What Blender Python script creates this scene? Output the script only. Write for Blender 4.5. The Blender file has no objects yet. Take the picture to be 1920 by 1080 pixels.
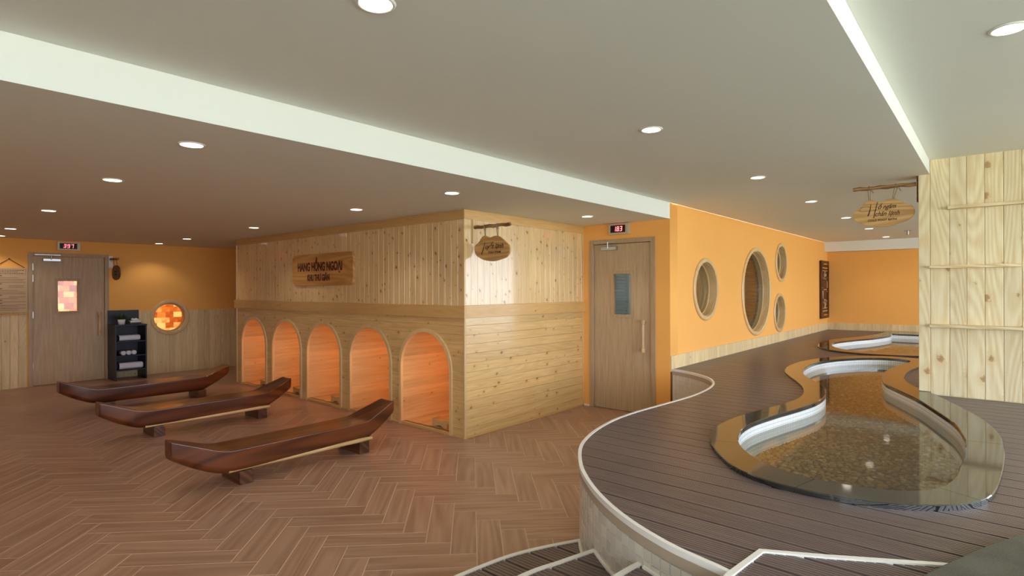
import bpy, bmesh, math, random
from mathutils import Vector, Matrix
from mathutils.geometry import tessellate_polygon
random.seed(7)
C = bpy.context.scene.collection
SC = bpy.context.scene

# ------------------------------------------------------------------ camera
TH = math.radians(49.1755); ROLL = 0.00344
F = Vector((math.sin(TH), math.cos(TH), 0)); R = Vector((math.cos(TH), -math.sin(TH), 0)); U = Vector((0, 0, 1))
cr = R*math.cos(ROLL) - U*math.sin(ROLL); cu = R*math.sin(ROLL) + U*math.cos(ROLL)
cam = bpy.data.cameras.new('camera'); camo = bpy.data.objects.new('camera', cam); C.objects.link(camo)
cam.sensor_width = 36.0; cam.lens = 36.0*1050/1920; cam.clip_start = 0.05; cam.clip_end = 200
camo.matrix_world = Matrix(((cr.x, cu.x, -F.x, 0), (cr.y, cu.y, -F.y, 0), (cr.z, cu.z, -F.z, 1.5), (0, 0, 0, 1)))
SC.camera = camo

# ------------------------------------------------------------------ world, sun, exposure
world = bpy.data.worlds.new('sky'); SC.world = world; world.use_nodes = True
bg = world.node_tree.nodes['Background']; bg.inputs[0].default_value = (0.84, 0.93, 1.06, 1); bg.inputs[1].default_value = 2.1
sun = bpy.data.lights.new('sun_offscreen', 'SUN'); sun.energy = 9.0; sun.angle = math.radians(1.5); sun.color = (1, .95, .85)
suno = bpy.data.objects.new('sun_offscreen', sun); C.objects.link(suno); suno.rotation_euler = (math.radians(-38), 0, math.radians(12)); suno.location = (0, 20, 20)
def portal(name, loc, rot, sx, sy):
    l = bpy.data.lights.new(name, 'AREA'); l.shape = 'RECTANGLE'; l.size = sx; l.size_y = sy; l.cycles.is_portal = True
    o = bpy.data.objects.new(name, l); C.objects.link(o); o.location = loc; o.rotation_euler = rot
portal('window_right_offscreen', (5.5, -3.15, 1.55), (math.radians(90), 0, 0), 17.4, 2.05)
portal('window_behind_offscreen', (-3.15, -1.6, 1.55), (math.radians(90), 0, math.radians(-90)), 3.1, 2.0)
SC.view_settings.view_transform = 'Standard'; SC.view_settings.look = 'None'; SC.view_settings.gamma = 1.0
SC.view_settings.use_curve_mapping = False
SC.view_settings.exposure = 1.75
LAMP = 1.6           # radiance of a ceiling downlight's diffuser
BEAM = 4.4           # power of the beam below it
SC.cycles.max_bounces = 10; SC.cycles.diffuse_bounces = 6; SC.cycles.glossy_bounces = 4; SC.cycles.transparent_max_bounces = 16
SC.cycles.sample_clamp_indirect = 6.0

# ------------------------------------------------------------------ materials
def srgb(r, g, b):
    f = lambda c: (c/255/12.92) if c/255 <= .04045 else ((c/255+.055)/1.055)**2.4
    return (f(r), f(g), f(b), 1)
def new_mat(name):
    m = bpy.data.materials.new(name); m.use_nodes = True
    t = m.node_tree; b = t.nodes['Principled BSDF']
    return m, t, b
def N(t, kind, **kw):
    n = t.nodes.new(kind)
    for k, v in kw.items(): setattr(n, k, v)
    return n
def L(t, a, b): t.links.new(a, b)
def plain(name, col, rough=.5, spec=.5, metal=0., noise=0., nscale=8., coat=0., ior=1.5, bump=0.):
    m, t, b = new_mat(name)
    b.inputs['Base Color'].default_value = col; b.inputs['Roughness'].default_value = rough
    b.inputs['Specular IOR Level'].default_value = spec; b.inputs['Metallic'].default_value = metal; b.inputs['IOR'].default_value = ior
    b.inputs['Coat Weight'].default_value = coat; b.inputs['Coat Roughness'].default_value = .08
    if noise or bump:
        tc = N(t, 'ShaderNodeTexCoord'); nz = N(t, 'ShaderNodeTexNoise'); nz.inputs['Scale'].default_value = nscale; nz.inputs['Detail'].default_value = 4
        L(t, tc.outputs['Object'], nz.inputs['Vector'])
        if noise:
            mx = N(t, 'ShaderNodeMix', data_type='RGBA')
            mx.inputs[6].default_value = tuple(c*(1-noise) for c in col[:3])+(1,); mx.inputs[7].default_value = tuple(min(1, c*(1+noise)) for c in col[:3])+(1,)
            L(t, nz.outputs['Fac'], mx.inputs[0]); L(t, mx.outputs[2], b.inputs['Base Color'])
        if bump:
            bp = N(t, 'ShaderNodeBump'); bp.inputs['Strength'].default_value = bump; bp.inputs['Distance'].default_value = .004
            L(t, nz.outputs['Fac'], bp.inputs['Height']); L(t, bp.outputs['Normal'], b.inputs['Normal'])
    return m
def emit(name, col, strength):
    m, t, b = new_mat(name)
    b.inputs['Base Color'].default_value = (.8, .8, .8, 1); b.inputs['Emission Color'].default_value = col; b.inputs['Emission Strength'].default_value = strength
    return m
def wood(name, light, dark, axis=0, grain=22., ring=14., ringmix=.5, cath=5., knot=None, kscale=6., kthr=.45, krad=.05, rough=.4, coat=0., tone=.1, kcol=None, bump=.15, spec=.5):
    """Sawn timber: axis is the local axis along the grain."""
    m, t, b = new_mat(name)
    tc = N(t, 'ShaderNodeTexCoord'); oi = N(t, 'ShaderNodeObjectInfo')
    sp = N(t, 'ShaderNodeSeparateXYZ'); L(t, tc.outputs['Object'], sp.inputs[0])
    ax = [sp.outputs[i] for i in range(3)]
    along = ax[axis]; o1, o2 = [ax[i] for i in range(3) if i != axis]
    def math_(op, a, c):
        n = N(t, 'ShaderNodeMath', operation=op)
        for i, x in enumerate((a, c)):
            if hasattr(x, 'is_output'): L(t, x, n.inputs[i])
            else: n.inputs[i].default_value = x
        return n.outputs[0]
    rnd = oi.outputs['Random']
    al = math_('ADD', along, math_('MULTIPLY', rnd, 37.3)); ac = math_('ADD', math_('ADD', o1, o2), math_('MULTIPLY', rnd, 91.7))
    def comb(a, c, d=0.):
        n = N(t, 'ShaderNodeCombineXYZ')
        for i, x in enumerate((a, c, d)):
            if hasattr(x, 'is_output'): L(t, x, n.inputs[i])
            else: n.inputs[i].default_value = x
        return n.outputs[0]
    nz = N(t, 'ShaderNodeTexNoise', noise_dimensions='2D'); nz.inputs['Scale'].default_value = grain; nz.inputs['Detail'].default_value = 5; nz.inputs['Roughness'].default_value = .6
    L(t, comb(math_('MULTIPLY', al, .07), ac), nz.inputs['Vector'])
    n2 = N(t, 'ShaderNodeTexNoise', noise_dimensions='3D'); n2.inputs['Scale'].default_value = 1.0; n2.inputs['Detail'].default_value = 0.5
    L(t, comb(math_('MULTIPLY', al, .55), math_('MULTIPLY', ac, cath), math_('MULTIPLY', rnd, 11.)), n2.inputs['Vector'])
    ringv = math_('ADD', math_('MULTIPLY', math_('SINE', math_('MULTIPLY', n2.outputs['Fac'], ring*6.28), 0.), .5), .5)
    g = math_('ADD', math_('MULTIPLY', nz.outputs['Fac'], 1-ringmix), math_('MULTIPLY', ringv, ringmix))
    ramp = N(t, 'ShaderNodeMapRange'); ramp.inputs[1].default_value = .25; ramp.inputs[2].default_value = .8
    L(t, g, ramp.inputs[0])
    mx = N(t, 'ShaderNodeMix', data_type='RGBA'); mx.inputs[6].default_value = light; mx.inputs[7].default_value = dark
    L(t, ramp.outputs[0], mx.inputs[0]); col = mx.outputs[2]
    if knot:
        vo = N(t, 'ShaderNodeTexVoronoi', voronoi_dimensions='2D'); vo.inputs['Scale'].default_value = kscale
        nk = N(t, 'ShaderNodeTexNoise', noise_dimensions='2D'); nk.inputs['Scale'].default_value = 60; nk.inputs['Detail'].default_value = 2; L(t, comb(al, ac), nk.inputs['Vector'])
        wob = math_('MULTIPLY', math_('SUBTRACT', nk.outputs['Fac'], .5), .03)
        L(t, comb(math_('ADD', math_('MULTIPLY', al, .75), wob), math_('ADD', ac, wob)), vo.inputs['Vector'])
        sc = N(t, 'ShaderNodeSeparateColor'); L(t, vo.outputs['Color'], sc.inputs[0])
        on = math_('GREATER_THAN', sc.outputs[0], kthr)
        rad = math_('ADD', math_('MULTIPLY', math_('MULTIPLY', sc.outputs[1], sc.outputs[1]), krad*.9), krad*.22)
        dist = math_('DIVIDE', vo.outputs['Distance'], rad)
        mr = N(t, 'ShaderNodeMapRange'); mr.inputs[1].default_value = 1.0; mr.inputs[2].default_value = .55; L(t, dist, mr.inputs[0])
        mh = N(t, 'ShaderNodeMapRange'); mh.inputs[1].default_value = 3.0; mh.inputs[2].default_value = .8; L(t, dist, mh.inputs[0])
        m1 = N(t, 'ShaderNodeMix', data_type='RGBA'); m1.inputs[7].default_value = dark
        L(t, math_('MULTIPLY', math_('MULTIPLY', mh.outputs[0], on), .7), m1.inputs[0]); L(t, col, m1.inputs[6])
        m2 = N(t, 'ShaderNodeMix', data_type='RGBA'); m2.inputs[7].default_value = kcol or srgb(122, 82, 44)
        L(t, math_('MULTIPLY', math_('MULTIPLY', mr.outputs[0], on), .9), m2.inputs[0]); L(t, m1.outputs[2], m2.inputs[6]); col = m2.outputs[2]
    hs = N(t, 'ShaderNodeHueSaturation'); L(t, col, hs.inputs['Color'])
    L(t, math_('ADD', math_('MULTIPLY', rnd, 2*tone), 1-tone), hs.inputs['Value'])
    L(t, hs.outputs[0], b.inputs['Base Color'])
    b.inputs['Roughness'].default_value = rough; b.inputs['Specular IOR Level'].default_value = spec
    b.inputs['Coat Weight'].default_value = coat; b.inputs['Coat Roughness'].default_value = .12
    if bump:
        bp = N(t, 'ShaderNodeBump'); bp.inputs['Strength'].default_value = bump; bp.inputs['Distance'].default_value = .002
        L(t, nz.outputs['Fac'], bp.inputs['Height']); L(t, bp.outputs['Normal'], b.inputs['Normal'])
    return m
def glass_mat(name, tint=(1, 1, 1, 1), ior=1.45, rough=0.0, bump=0.0, bscale=6.0):
    m, t, b = new_mat(name); t.nodes.remove(b)
    out = t.nodes['Material Output']
    tr = N(t, 'ShaderNodeBsdfTransparent'); tr.inputs[0].default_value = tint
    gl = N(t, 'ShaderNodeBsdfGlossy'); gl.inputs['Roughness'].default_value = rough
    fr = N(t, 'ShaderNodeFresnel'); gm = N(t, 'ShaderNodeNewGeometry')
    ex = N(t, 'ShaderNodeMath', operation='MULTIPLY_ADD'); ex.inputs[1].default_value = -2.; ex.inputs[2].default_value = 1.; L(t, gm.outputs['Backfacing'], ex.inputs[0])
    pw = N(t, 'ShaderNodeMath', operation='POWER'); pw.inputs[0].default_value = ior; L(t, ex.outputs[0], pw.inputs[1]); L(t, pw.outputs[0], fr.inputs[0])   # thin sheet: same reflection from both sides
    ms = N(t, 'ShaderNodeMixShader'); L(t, fr.outputs[0], ms.inputs[0]); L(t, tr.outputs[0], ms.inputs[1]); L(t, gl.outputs[0], ms.inputs[2]); L(t, ms.outputs[0], out.inputs[0])
    if bump:
        tc = N(t, 'ShaderNodeTexCoord'); nz = N(t, 'ShaderNodeTexNoise'); nz.inputs['Scale'].default_value = bscale; nz.inputs['Detail'].default_value = 2
        bp = N(t, 'ShaderNodeBump'); bp.inputs['Strength'].default_value = bump; bp.inputs['Distance'].default_value = .003
        L(t, tc.outputs['Object'], nz.inputs['Vector']); L(t, nz.outputs['Fac'], bp.inputs['Height']); L(t, bp.outputs['Normal'], gl.inputs['Normal']); L(t, bp.outputs['Normal'], fr.inputs['Normal'])
    return m
PINE = dict(light=srgb(234, 204, 152), dark=srgb(214, 176, 120), ringmix=.15, grain=30, cath=8., tone=.05)
M = {}
M['pine'] = wood('knotty_pine', **PINE, knot=True, kscale=11., kthr=.34, krad=.165, rough=.3, coat=1.0)
M['pine_low'] = wood('knotty_pine_cladding', srgb(230, 194, 134), srgb(208, 166, 102), ringmix=.2, grain=30, cath=7., tone=.07, knot=True, kscale=8., kthr=.4, krad=.12, rough=.3, coat=1.0, kcol=srgb(138, 94, 48))
M['pine_y'] = wood('pine_trim_y', srgb(214, 174, 112), srgb(200, 156, 94), axis=1, ringmix=.2, cath=9., knot=True, kscale=3., kthr=.7, krad=.04, rough=.35, coat=.25)
M['pine_x'] = wood('pine_trim_x', srgb(214, 174, 112), srgb(200, 156, 94), axis=0, ringmix=.2, cath=9., knot=True, kscale=3., kthr=.7, krad=.04, rough=.35, coat=.25)
M['pine_z'] = wood('pine_trim_z', srgb(226, 194, 142), srgb(212, 174, 118), axis=2, ringmix=.15, cath=12., rough=.35, coat=.25)
M['pine_pale'] = wood('pale_pine', srgb(238, 224, 186), srgb(217, 190, 138), grain=34, ring=22., ringmix=.28, cath=3.6, knot=True, kscale=5., kthr=.55, krad=.14, rough=.5, tone=.06, kcol=srgb(172, 132, 82))
M['pine_wains'] = wood('wainscot_pine', srgb(232, 208, 160), srgb(212, 182, 128), grain=24, ringmix=.2, cath=8., knot=True, kscale=6., kthr=.6, krad=.05, rough=.5, tone=.09)
M['pine_pod'] = wood('pod_pine', srgb(226, 190, 136), srgb(208, 162, 104), ringmix=.15, cath=9., knot=True, kscale=6., kthr=.55, krad=.05, rough=.45, tone=.09)
M['white_pine_y'] = wood('pale_shelf_y', srgb(236, 216, 172), srgb(212, 182, 128), axis=1, rough=.5)
M['orange'] = plain('orange_paint', srgb(246, 180, 96), rough=.75, spec=.25, noise=.02, nscale=3, bump=.03)
M['white_paint'] = plain('ceiling_paint', srgb(232, 232, 224), rough=.8, spec=.2, noise=.012, nscale=1.5)
M['white_trim'] = plain('white_metal_trim', srgb(238, 234, 226), rough=.35, noise=.02)
M['white_wall'] = plain('white_plaster', srgb(226, 228, 220), rough=.8, spec=.2)
M['bench'] = wood('dark_polished_timber', srgb(112, 58, 26), srgb(62, 26, 10), axis=0, grain=9, ring=5., ringmix=.4, rough=.28, coat=.35, tone=.06, bump=.05)
M['block'] = wood('dark_timber_block', srgb(110, 66, 38), srgb(66, 34, 16), axis=1, grain=14, ring=8., rough=.35, coat=.3)
M['rod'] = wood('pale_rod_timber', srgb(226, 192, 138), srgb(196, 154, 96), axis=0, rough=.5, ringmix=.2)
M['oak_door'] = wood('grey_oak_veneer', srgb(198, 172, 136), srgb(174, 146, 110), axis=2, grain=34, ring=9., ringmix=.12, cath=14., rough=.5, tone=.02)
M['oak_frame'] = wood('grey_oak_frame', srgb(186, 160, 126), srgb(166, 138, 104), axis=2, grain=30, ringmix=.2, rough=.5, tone=.03)
M['handle_wood'] = wood('handle_timber', srgb(204, 172, 130), srgb(176, 138, 96), axis=2, rough=.5)
M['sign_wood_y'] = wood('sign_timber', srgb(204, 164, 102), srgb(176, 130, 74), axis=1, grain=20, ring=12., ringmix=.45, rough=.5)
M['sign_dark'] = wood('dark_sign_timber', srgb(128, 84, 42), srgb(92, 54, 24), axis=1, rough=.5)
M['big_sign'] = wood('oiled_sign_timber', srgb(204, 154, 88), srgb(174, 122, 62), axis=1, grain=14, ring=8., ringmix=.4, rough=.4, coat=.2)
M['branch'] = wood('branch_bark', srgb(172, 134, 84), srgb(116, 80, 44), axis=1, grain=30, rough=.7, bump=.5)
M['letters'] = plain('burnt_lettering', srgb(58, 28, 14), rough=.7)
M['letters_red'] = plain('reddish_lettering', srgb(88, 36, 18), rough=.7)
M['rope'] = plain('rope_fibre', srgb(150, 132, 100), rough=.9, noise=.25, nscale=90)
M['rope_dark'] = plain('dark_cord', srgb(92, 62, 34), rough=.9)
M['steel'] = plain('brushed_steel', srgb(180, 182, 184), rough=.3, metal=1.)
M['tile'] = plain('riser_tile_glaze', srgb(212, 206, 192), rough=.25, noise=.09, nscale=14, coat=.2)
def toned(m, lo, hi):
    t = m.node_tree; b = t.nodes['Principled BSDF']; src = b.inputs['Base Color'].links[0].from_socket; oi = N(t, 'ShaderNodeObjectInfo'); hs = N(t, 'ShaderNodeHueSaturation'); mr = N(t, 'ShaderNodeMapRange')
    mr.inputs[3].default_value = lo; mr.inputs[4].default_value = hi; L(t, oi.outputs['Random'], mr.inputs[0]); L(t, mr.outputs[0], hs.inputs['Value']); L(t, src, hs.inputs['Color']); L(t, hs.outputs[0], b.inputs['Base Color'])
M['tile'] = plain('riser_tile_glaze', srgb(216, 210, 196), rough=.25, noise=.09, nscale=14, coat=.2); toned(M['tile'], .82, 1.06)
M['grout'] = plain('pale_grout', srgb(226, 220, 208), rough=.9)
M['fascia'] = plain('beige_fascia', srgb(182, 164, 142), rough=.6, noise=.06, nscale=20)
M['navy'] = plain('navy_black_laminate', srgb(30, 32, 44), rough=.45, noise=.05)
M['towel'] = plain('white_terry', srgb(226, 226, 232), rough=.95, spec=.1, noise=.05, nscale=120, bump=.6)
M['towel_blue'] = plain('navy_terry_band', srgb(52, 58, 92), rough=.95, spec=.1, noise=.1, nscale=120, bump=.6)
M['towel_grey'] = plain('grey_terry', srgb(120, 122, 128), rough=.95, spec=.1, noise=.1, nscale=120, bump=.6)
M['pot'] = plain('white_ceramic', srgb(232, 230, 224), rough=.3)
M['leaf'] = plain('green_leaf', srgb(42, 74, 26), rough=.6, noise=.3, nscale=30)
M['dark_box'] = plain('dark_lacquer', srgb(58, 40, 32), rough=.35, noise=.1)
M['paper'] = plain('printed_board', srgb(206, 176, 140), rough=.7, noise=.03)
M['ink'] = plain('brown_ink', srgb(96, 72, 52), rough=.8)
M['cord_brown'] = plain('brown_cord', srgb(110, 58, 20), rough=.9)
M['carved'] = wood('carved_mahogany', srgb(96, 44, 22), srgb(58, 24, 12), axis=2, rough=.4)
M['inlay'] = plain('pearl_inlay', srgb(206, 178, 130), rough=.35)
M['inlay_gold'] = plain('gold_inlay', srgb(200, 150, 50), rough=.4)
M['glass'] = glass_mat('window_glass', (.93, .96, .95, 1))
M['led'] = emit('led_red', (1, .06, .07, 1), 3.0)
M['led_dim'] = plain('led_unlit', (.09, .012, .012, 1), rough=.3)
M['display'] = plain('display_glass', (.012, .003, .004, 1), rough=.12)
M['bezel'] = plain('display_case', srgb(196, 184, 158), rough=.45, metal=.3)
M['lamp'] = emit('lamp_diffuser', (1, .90, .74, 1), LAMP)
M['lawn'] = plain('lawn', srgb(158, 164, 150), rough=.95, spec=.1, noise=.2, nscale=4)
M['slat'] = wood('cedar_slat', srgb(200, 128, 66), srgb(160, 92, 42), axis=1, rough=.5)
M['cool_wall'] = plain('cool_grey_wall', srgb(160, 176, 176), rough=.7, noise=.05)
M['louver'] = plain('louver_white', srgb(176, 206, 216), rough=.5)
M['ir_heater'] = emit('infrared_heater', (1, .42, .13, 1), 2.2)

def floor_mat():
    m = wood('wood_look_tile', srgb(184, 148, 124), srgb(151, 114, 93), axis=0, grain=16, ring=6., ringmix=.25, cath=8., rough=.33, tone=.06, bump=.08, spec=.45)
    return m
M['floor'] = floor_mat()
M['floor_grout'] = plain('floor_grout', srgb(214, 184, 160), rough=.8)
def deck_mat(name, a, c, rough=.5):
    return wood(name, a, c, axis=0, grain=40, ring=20., ringmix=.1, rough=rough, tone=.07, bump=.2, spec=.5)
M['deck'] = deck_mat('composite_decking', srgb(118, 102, 98), srgb(95, 80, 77), rough=.32)
M['deck_base'] = plain('deck_framing', srgb(108, 92, 86), rough=.9)
def granite():
    m, t, b = new_mat('polished_black_granite')
    tc = N(t, 'ShaderNodeTexCoord'); nz = N(t, 'ShaderNodeTexNoise'); nz.inputs['Scale'].default_value = 60; nz.inputs['Detail'].default_value = 8
    n2 = N(t, 'ShaderNodeTexNoise'); n2.inputs['Scale'].default_value = 5; n2.inputs['Detail'].default_value = 4
    L(t, tc.outputs['Object'], nz.inputs['Vector']); L(t, tc.outputs['Object'], n2.inputs['Vector'])
    mx = N(t, 'ShaderNodeMix', data_type='RGBA'); mx.inputs[6].default_value = (.012, .012, .012, 1); mx.inputs[7].default_value = (.06, .058, .05, 1)
    mu = N(t, 'ShaderNodeMath', operation='MULTIPLY'); L(t, nz.outputs['Fac'], mu.inputs[0]); L(t, n2.outputs['Fac'], mu.inputs[1])
    mr = N(t, 'ShaderNodeMapRange'); mr.inputs[1].default_value = .15; mr.inputs[2].default_value = .42; L(t, mu.outputs[0], mr.inputs[0]); L(t, mr.outputs[0], mx.inputs[0])
    L(t, mx.outputs[2], b.inputs['Base Color']); b.inputs['Roughness'].default_value = .06; b.inputs['IOR'].default_value = 2.0
    return m
M['granite'] = granite()
def honed():
    m, t, b = new_mat('honed_dark_stone')
    tc = N(t, 'ShaderNodeTexCoord'); nz = N(t, 'ShaderNodeTexNoise'); nz.inputs['Scale'].default_value = 7; nz.inputs['Detail'].default_value = 10
    n2 = N(t, 'ShaderNodeTexNoise'); n2.inputs['Scale'].default_value = 180; n2.inputs['Detail'].default_value = 3
    L(t, tc.outputs['Object'], nz.inputs['Vector']); L(t, tc.outputs['Object'], n2.inputs['Vector'])
    ad = N(t, 'ShaderNodeMath', operation='ADD'); L(t, nz.outputs['Fac'], ad.inputs[0]); L(t, n2.outputs['Fac'], ad.inputs[1])
    mr = N(t, 'ShaderNodeMapRange'); mr.inputs[1].default_value = .75; mr.inputs[2].default_value = 1.3; L(t, ad.outputs[0], mr.inputs[0])
    mx = N(t, 'ShaderNodeMix', data_type='RGBA'); mx.inputs[6].default_value = srgb(46, 47, 42); mx.inputs[7].default_value = srgb(92, 93, 84)
    L(t, mr.outputs[0], mx.inputs[0]); L(t, mx.outputs[2], b.inputs['Base Color']); b.inputs['Roughness'].default_value = .45
    return m
M['honed'] = honed()
def mosaic():
    m, t, b = new_mat('white_pool_mosaic')
    uv = N(t, 'ShaderNodeUVMap'); br = N(t, 'ShaderNodeTexBrick'); br.offset = 0.0
    br.inputs['Color1'].default_value = srgb(246, 248, 248); br.inputs['Color2'].default_value = srgb(240, 243, 244); br.inputs['Mortar'].default_value = srgb(186, 190, 190)
    br.inputs['Scale'].default_value = 1.0; br.inputs['Mortar Size'].default_value = .0018; br.inputs['Brick Width'].default_value = .025; br.inputs['Row Height'].default_value = .025
    L(t, uv.outputs[0], br.inputs['Vector']); L(t, br.outputs['Color'], b.inputs['Base Color']); b.inputs['Roughness'].default_value = .2
    return m
M['mosaic'] = mosaic()
M['water'] = glass_mat('still_water', (.72, .72, .66, 1), ior=1.62, rough=.05, bump=.12, bscale=9.)
def pebble_mat():
    m, t, b = new_mat('river_pebble')
    g = N(t, 'ShaderNodeNewGeometry'); cr_ = N(t, 'ShaderNodeValToRGB'); e = cr_.color_ramp.elements
    e[0].color = srgb(120, 96, 64); e[1].color = srgb(206, 184, 140)
    for p, c in ((.3, srgb(150, 118, 74)), (.55, srgb(176, 142, 88)), (.8, srgb(132, 110, 80))):
        x = e.new(p); x.color = c
    L(t, g.outputs['Random Per Island'], cr_.inputs[0]); L(t, cr_.outputs[0], b.inputs['Base Color']); b.inputs['Roughness'].default_value = .45
    return m
M['pebble'] = pebble_mat()
M['pool_bed'] = plain('pool_bed_gravel', srgb(96, 76, 50), rough=.8, noise=.4, nscale=60)
def salt():
    m, t, b = new_mat('backlit_salt')
    oi = N(t, 'ShaderNodeObjectInfo'); tc = N(t, 'ShaderNodeTexCoord'); nz = N(t, 'ShaderNodeTexNoise'); nz.inputs['Scale'].default_value = 9; nz.inputs['Detail'].default_value = 4
    L(t, tc.outputs['Object'], nz.inputs['Vector'])
    ad = N(t, 'ShaderNodeMath', operation='ADD'); L(t, oi.outputs['Random'], ad.inputs[0]); L(t, nz.outputs['Fac'], ad.inputs[1])
    cr_ = N(t, 'ShaderNodeValToRGB'); e = cr_.color_ramp.elements
    e[0].position = .35; e[0].color = (.28, .045, .004, 1); e[1].position = 1.25; e[1].color = (1., .55, .16, 1)
    x = e.new(.8); x.color = (.85, .22, .03, 1)
    dv = N(t, 'ShaderNodeMath', operation='DIVIDE'); L(t, ad.outputs[0], dv.inputs[0]); dv.inputs[1].default_value = 1.4
    L(t, dv.outputs[0], cr_.inputs[0]); L(t, cr_.outputs[0], b.inputs['Emission Color']); b.inputs['Emission Strength'].default_value = .42
    b.inputs['Base Color'].default_value = (.5, .2, .08, 1); b.inputs['Roughness'].default_value = .4
    return m
M['salt'] = salt()
M['salt_joint'] = plain('salt_mortar', srgb(176, 120, 92), rough=.9)

# ------------------------------------------------------------------ object helpers
def wm(o):
    return o.matrix_basis if o.parent is None else wm(o.parent) @ o.matrix_parent_inverse @ o.matrix_basis
def set_parent(o, p):
    if p is not None:
        o.parent = p; o.matrix_parent_inverse = wm(p).inverted()
def tag(o, label, cat, group=None, kind=None):
    o['label'] = label; o['category'] = cat
    if group: o['group'] = group
    if kind: o['kind'] = kind
    return o
def struct(o):
    o['kind'] = 'structure'; return o
def empty(name, loc=(0, 0, 0)):
    o = bpy.data.objects.new(name, None); C.objects.link(o); o.location = loc; o.empty_display_size = .2; return o
def obj(name, me, mat, parent=None, mw=None):
    if mat is not None and len(me.materials) == 0: me.materials.append(M[mat] if isinstance(mat, str) else mat)
    o = bpy.data.objects.new(name, me); C.objects.link(o)
    if mw is not None: o.matrix_basis = mw
    set_parent(o, parent); return o
class MB:
    """collects shapes in world coordinates, then links them as one mesh object"""
    def __init__(s): s.v = []; s.f = []; s.sm = []
    def add(s, vs, fs, smooth=False):
        n = len(s.v); s.v += [tuple(v) for v in vs]; s.f += [tuple(i+n for i in f) for f in fs]; s.sm += [smooth]*len(fs); return s
    def box(s, x0, x1, y0, y1, z0, z1):
        return s.add([(x0, y0, z0), (x1, y0, z0), (x1, y1, z0), (x0, y1, z0), (x0, y0, z1), (x1, y0, z1), (x1, y1, z1), (x0, y1, z1)],
                     [(0, 3, 2, 1), (4, 5, 6, 7), (0, 1, 5, 4), (1, 2, 6, 5), (2, 3, 7, 6), (3, 0, 4, 7)])
    def bbox(s, x0, x1, y0, y1, z0, z1, b=.004):
        bm = bmesh.new(); bmesh.ops.create_cube(bm, size=1)
        for v in bm.verts: v.co = Vector(((x0+x1)/2+v.co.x*(x1-x0), (y0+y1)/2+v.co.y*(y1-y0), (z0+z1)/2+v.co.z*(z1-z0)))
        bmesh.ops.bevel(bm, geom=bm.edges[:], offset=b, segments=2, affect='EDGES', profile=.7)
        bm.verts.index_update(); s.add([v.co for v in bm.verts], [[v.index for v in f.verts] for f in bm.faces]); bm.free(); return s
    def tube(s, path, r, n=8, closed=False, smooth=True, cap=True):
        path = [Vector(p) for p in path]; m = len(path); rings = []
        rr = r if isinstance(r, (list, tuple)) else [r]*m
        for i, p in enumerate(path):
            a = path[(i-1) % m] if (closed or i > 0) else p; c = path[(i+1) % m] if (closed or i < m-1) else p
            d = (c-a).normalized(); up = Vector((0, 0, 1)) if abs(d.z) < .95 else Vector((1, 0, 0))
            e1 = d.cross(up).normalized(); e2 = d.cross(e1)
            rings.append([p+e1*math.cos(2*math.pi*k/n)*rr[i]+e2*math.sin(2*math.pi*k/n)*rr[i] for k in range(n)])
        vs = [v for q in rings for v in q]; fs = []
        for i in range(m if closed else m-1):
            j = (i+1) % m
            for k in range(n):
                l = (k+1) % n; fs.append((i*n+k, i*n+l, j*n+l, j*n+k))
        s.add(vs, fs, smooth)
        if cap and not closed: s.add(rings[0], [tuple(range(n))]); s.add(rings[-1], [tuple(reversed(range(n)))])
        return s
    def lathe(s, c, prof, n=32, smooth=True, axis='z'):
        vs = []; m = len(prof)
        for k in range(n):
            a = 2*math.pi*k/n
            for r, h in prof:
                if axis == 'z': vs.append((c[0]+r*math.cos(a), c[1]+r*math.sin(a), c[2]+h))
                elif axis == 'y': vs.append((c[0]+r*math.cos(a), c[1]+h, c[2]+r*math.sin(a)))
        fs = []
        for k in range(n):
            l = (k+1) % n
            for i in range(m-1):
                q = (k*m+i, l*m+i, l*m+i+1, k*m+i+1); fs.append(q if axis == 'z' else q[::-1])
        return s.add(vs, fs, smooth)
    def sphere(s, c, rx, ry, rz, sub=1):
        bm = bmesh.new(); bmesh.ops.create_icosphere(bm, subdivisions=sub, radius=1)
        bm.verts.index_update(); s.add([(c[0]+v.co.x*rx, c[1]+v.co.y*ry, c[2]+v.co.z*rz) for v in bm.verts], [[v.index for v in f.verts] for f in bm.faces], True); bm.free(); return s
    def mesh(s, name):
        me = bpy.data.meshes.new(name); me.from_pydata(s.v, [], s.f)
        if any(s.sm): me.polygons.foreach_set('use_smooth', s.sm)
        me.update(); return me
    def build(s, name, mat, parent=None):
        xs, ys, zs = zip(*s.v); b = Vector(((min(xs)+max(xs))/2, (min(ys)+max(ys))/2, min(zs)))
        s.v = [(x-b.x, y-b.y, z-b.z) for x, y, z in s.v]
        return obj(name, s.mesh(name), mat, parent, Matrix.Translation(b))
def bx(name, mat, parent, x0, x1, y0, y1, z0, z1, b=0.):
    m = MB(); (m.bbox(x0, x1, y0, y1, z0, z1, b) if b else m.box(x0, x1, y0, y1, z0, z1)); return m.build(name, mat, parent)
def copy_tree(o, parent=None):
    inv = o.matrix_parent_inverse.copy(); c = o.copy(); C.objects.link(c)
    if parent is not None: c.parent = parent; c.matrix_parent_inverse = inv
    for ch in list(o.children): copy_tree(ch, c)
    return c
def frame(o, eu, ev, et):
    o = Vector(o); eu, ev, et = Vector(eu), Vector(ev), Vector(et)
    return Matrix(((eu.x, ev.x, et.x, o.x), (eu.y, ev.y, et.y, o.y), (eu.z, ev.z, et.z, o.z), (0, 0, 0, 1)))
def inter(A, B):
    out = []
    for a in A:
        for b in B:
            lo, hi = max(a[0], b[0]), min(a[1], b[1])
            if hi-lo > 1e-4: out.append((lo, hi))
    return out
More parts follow.
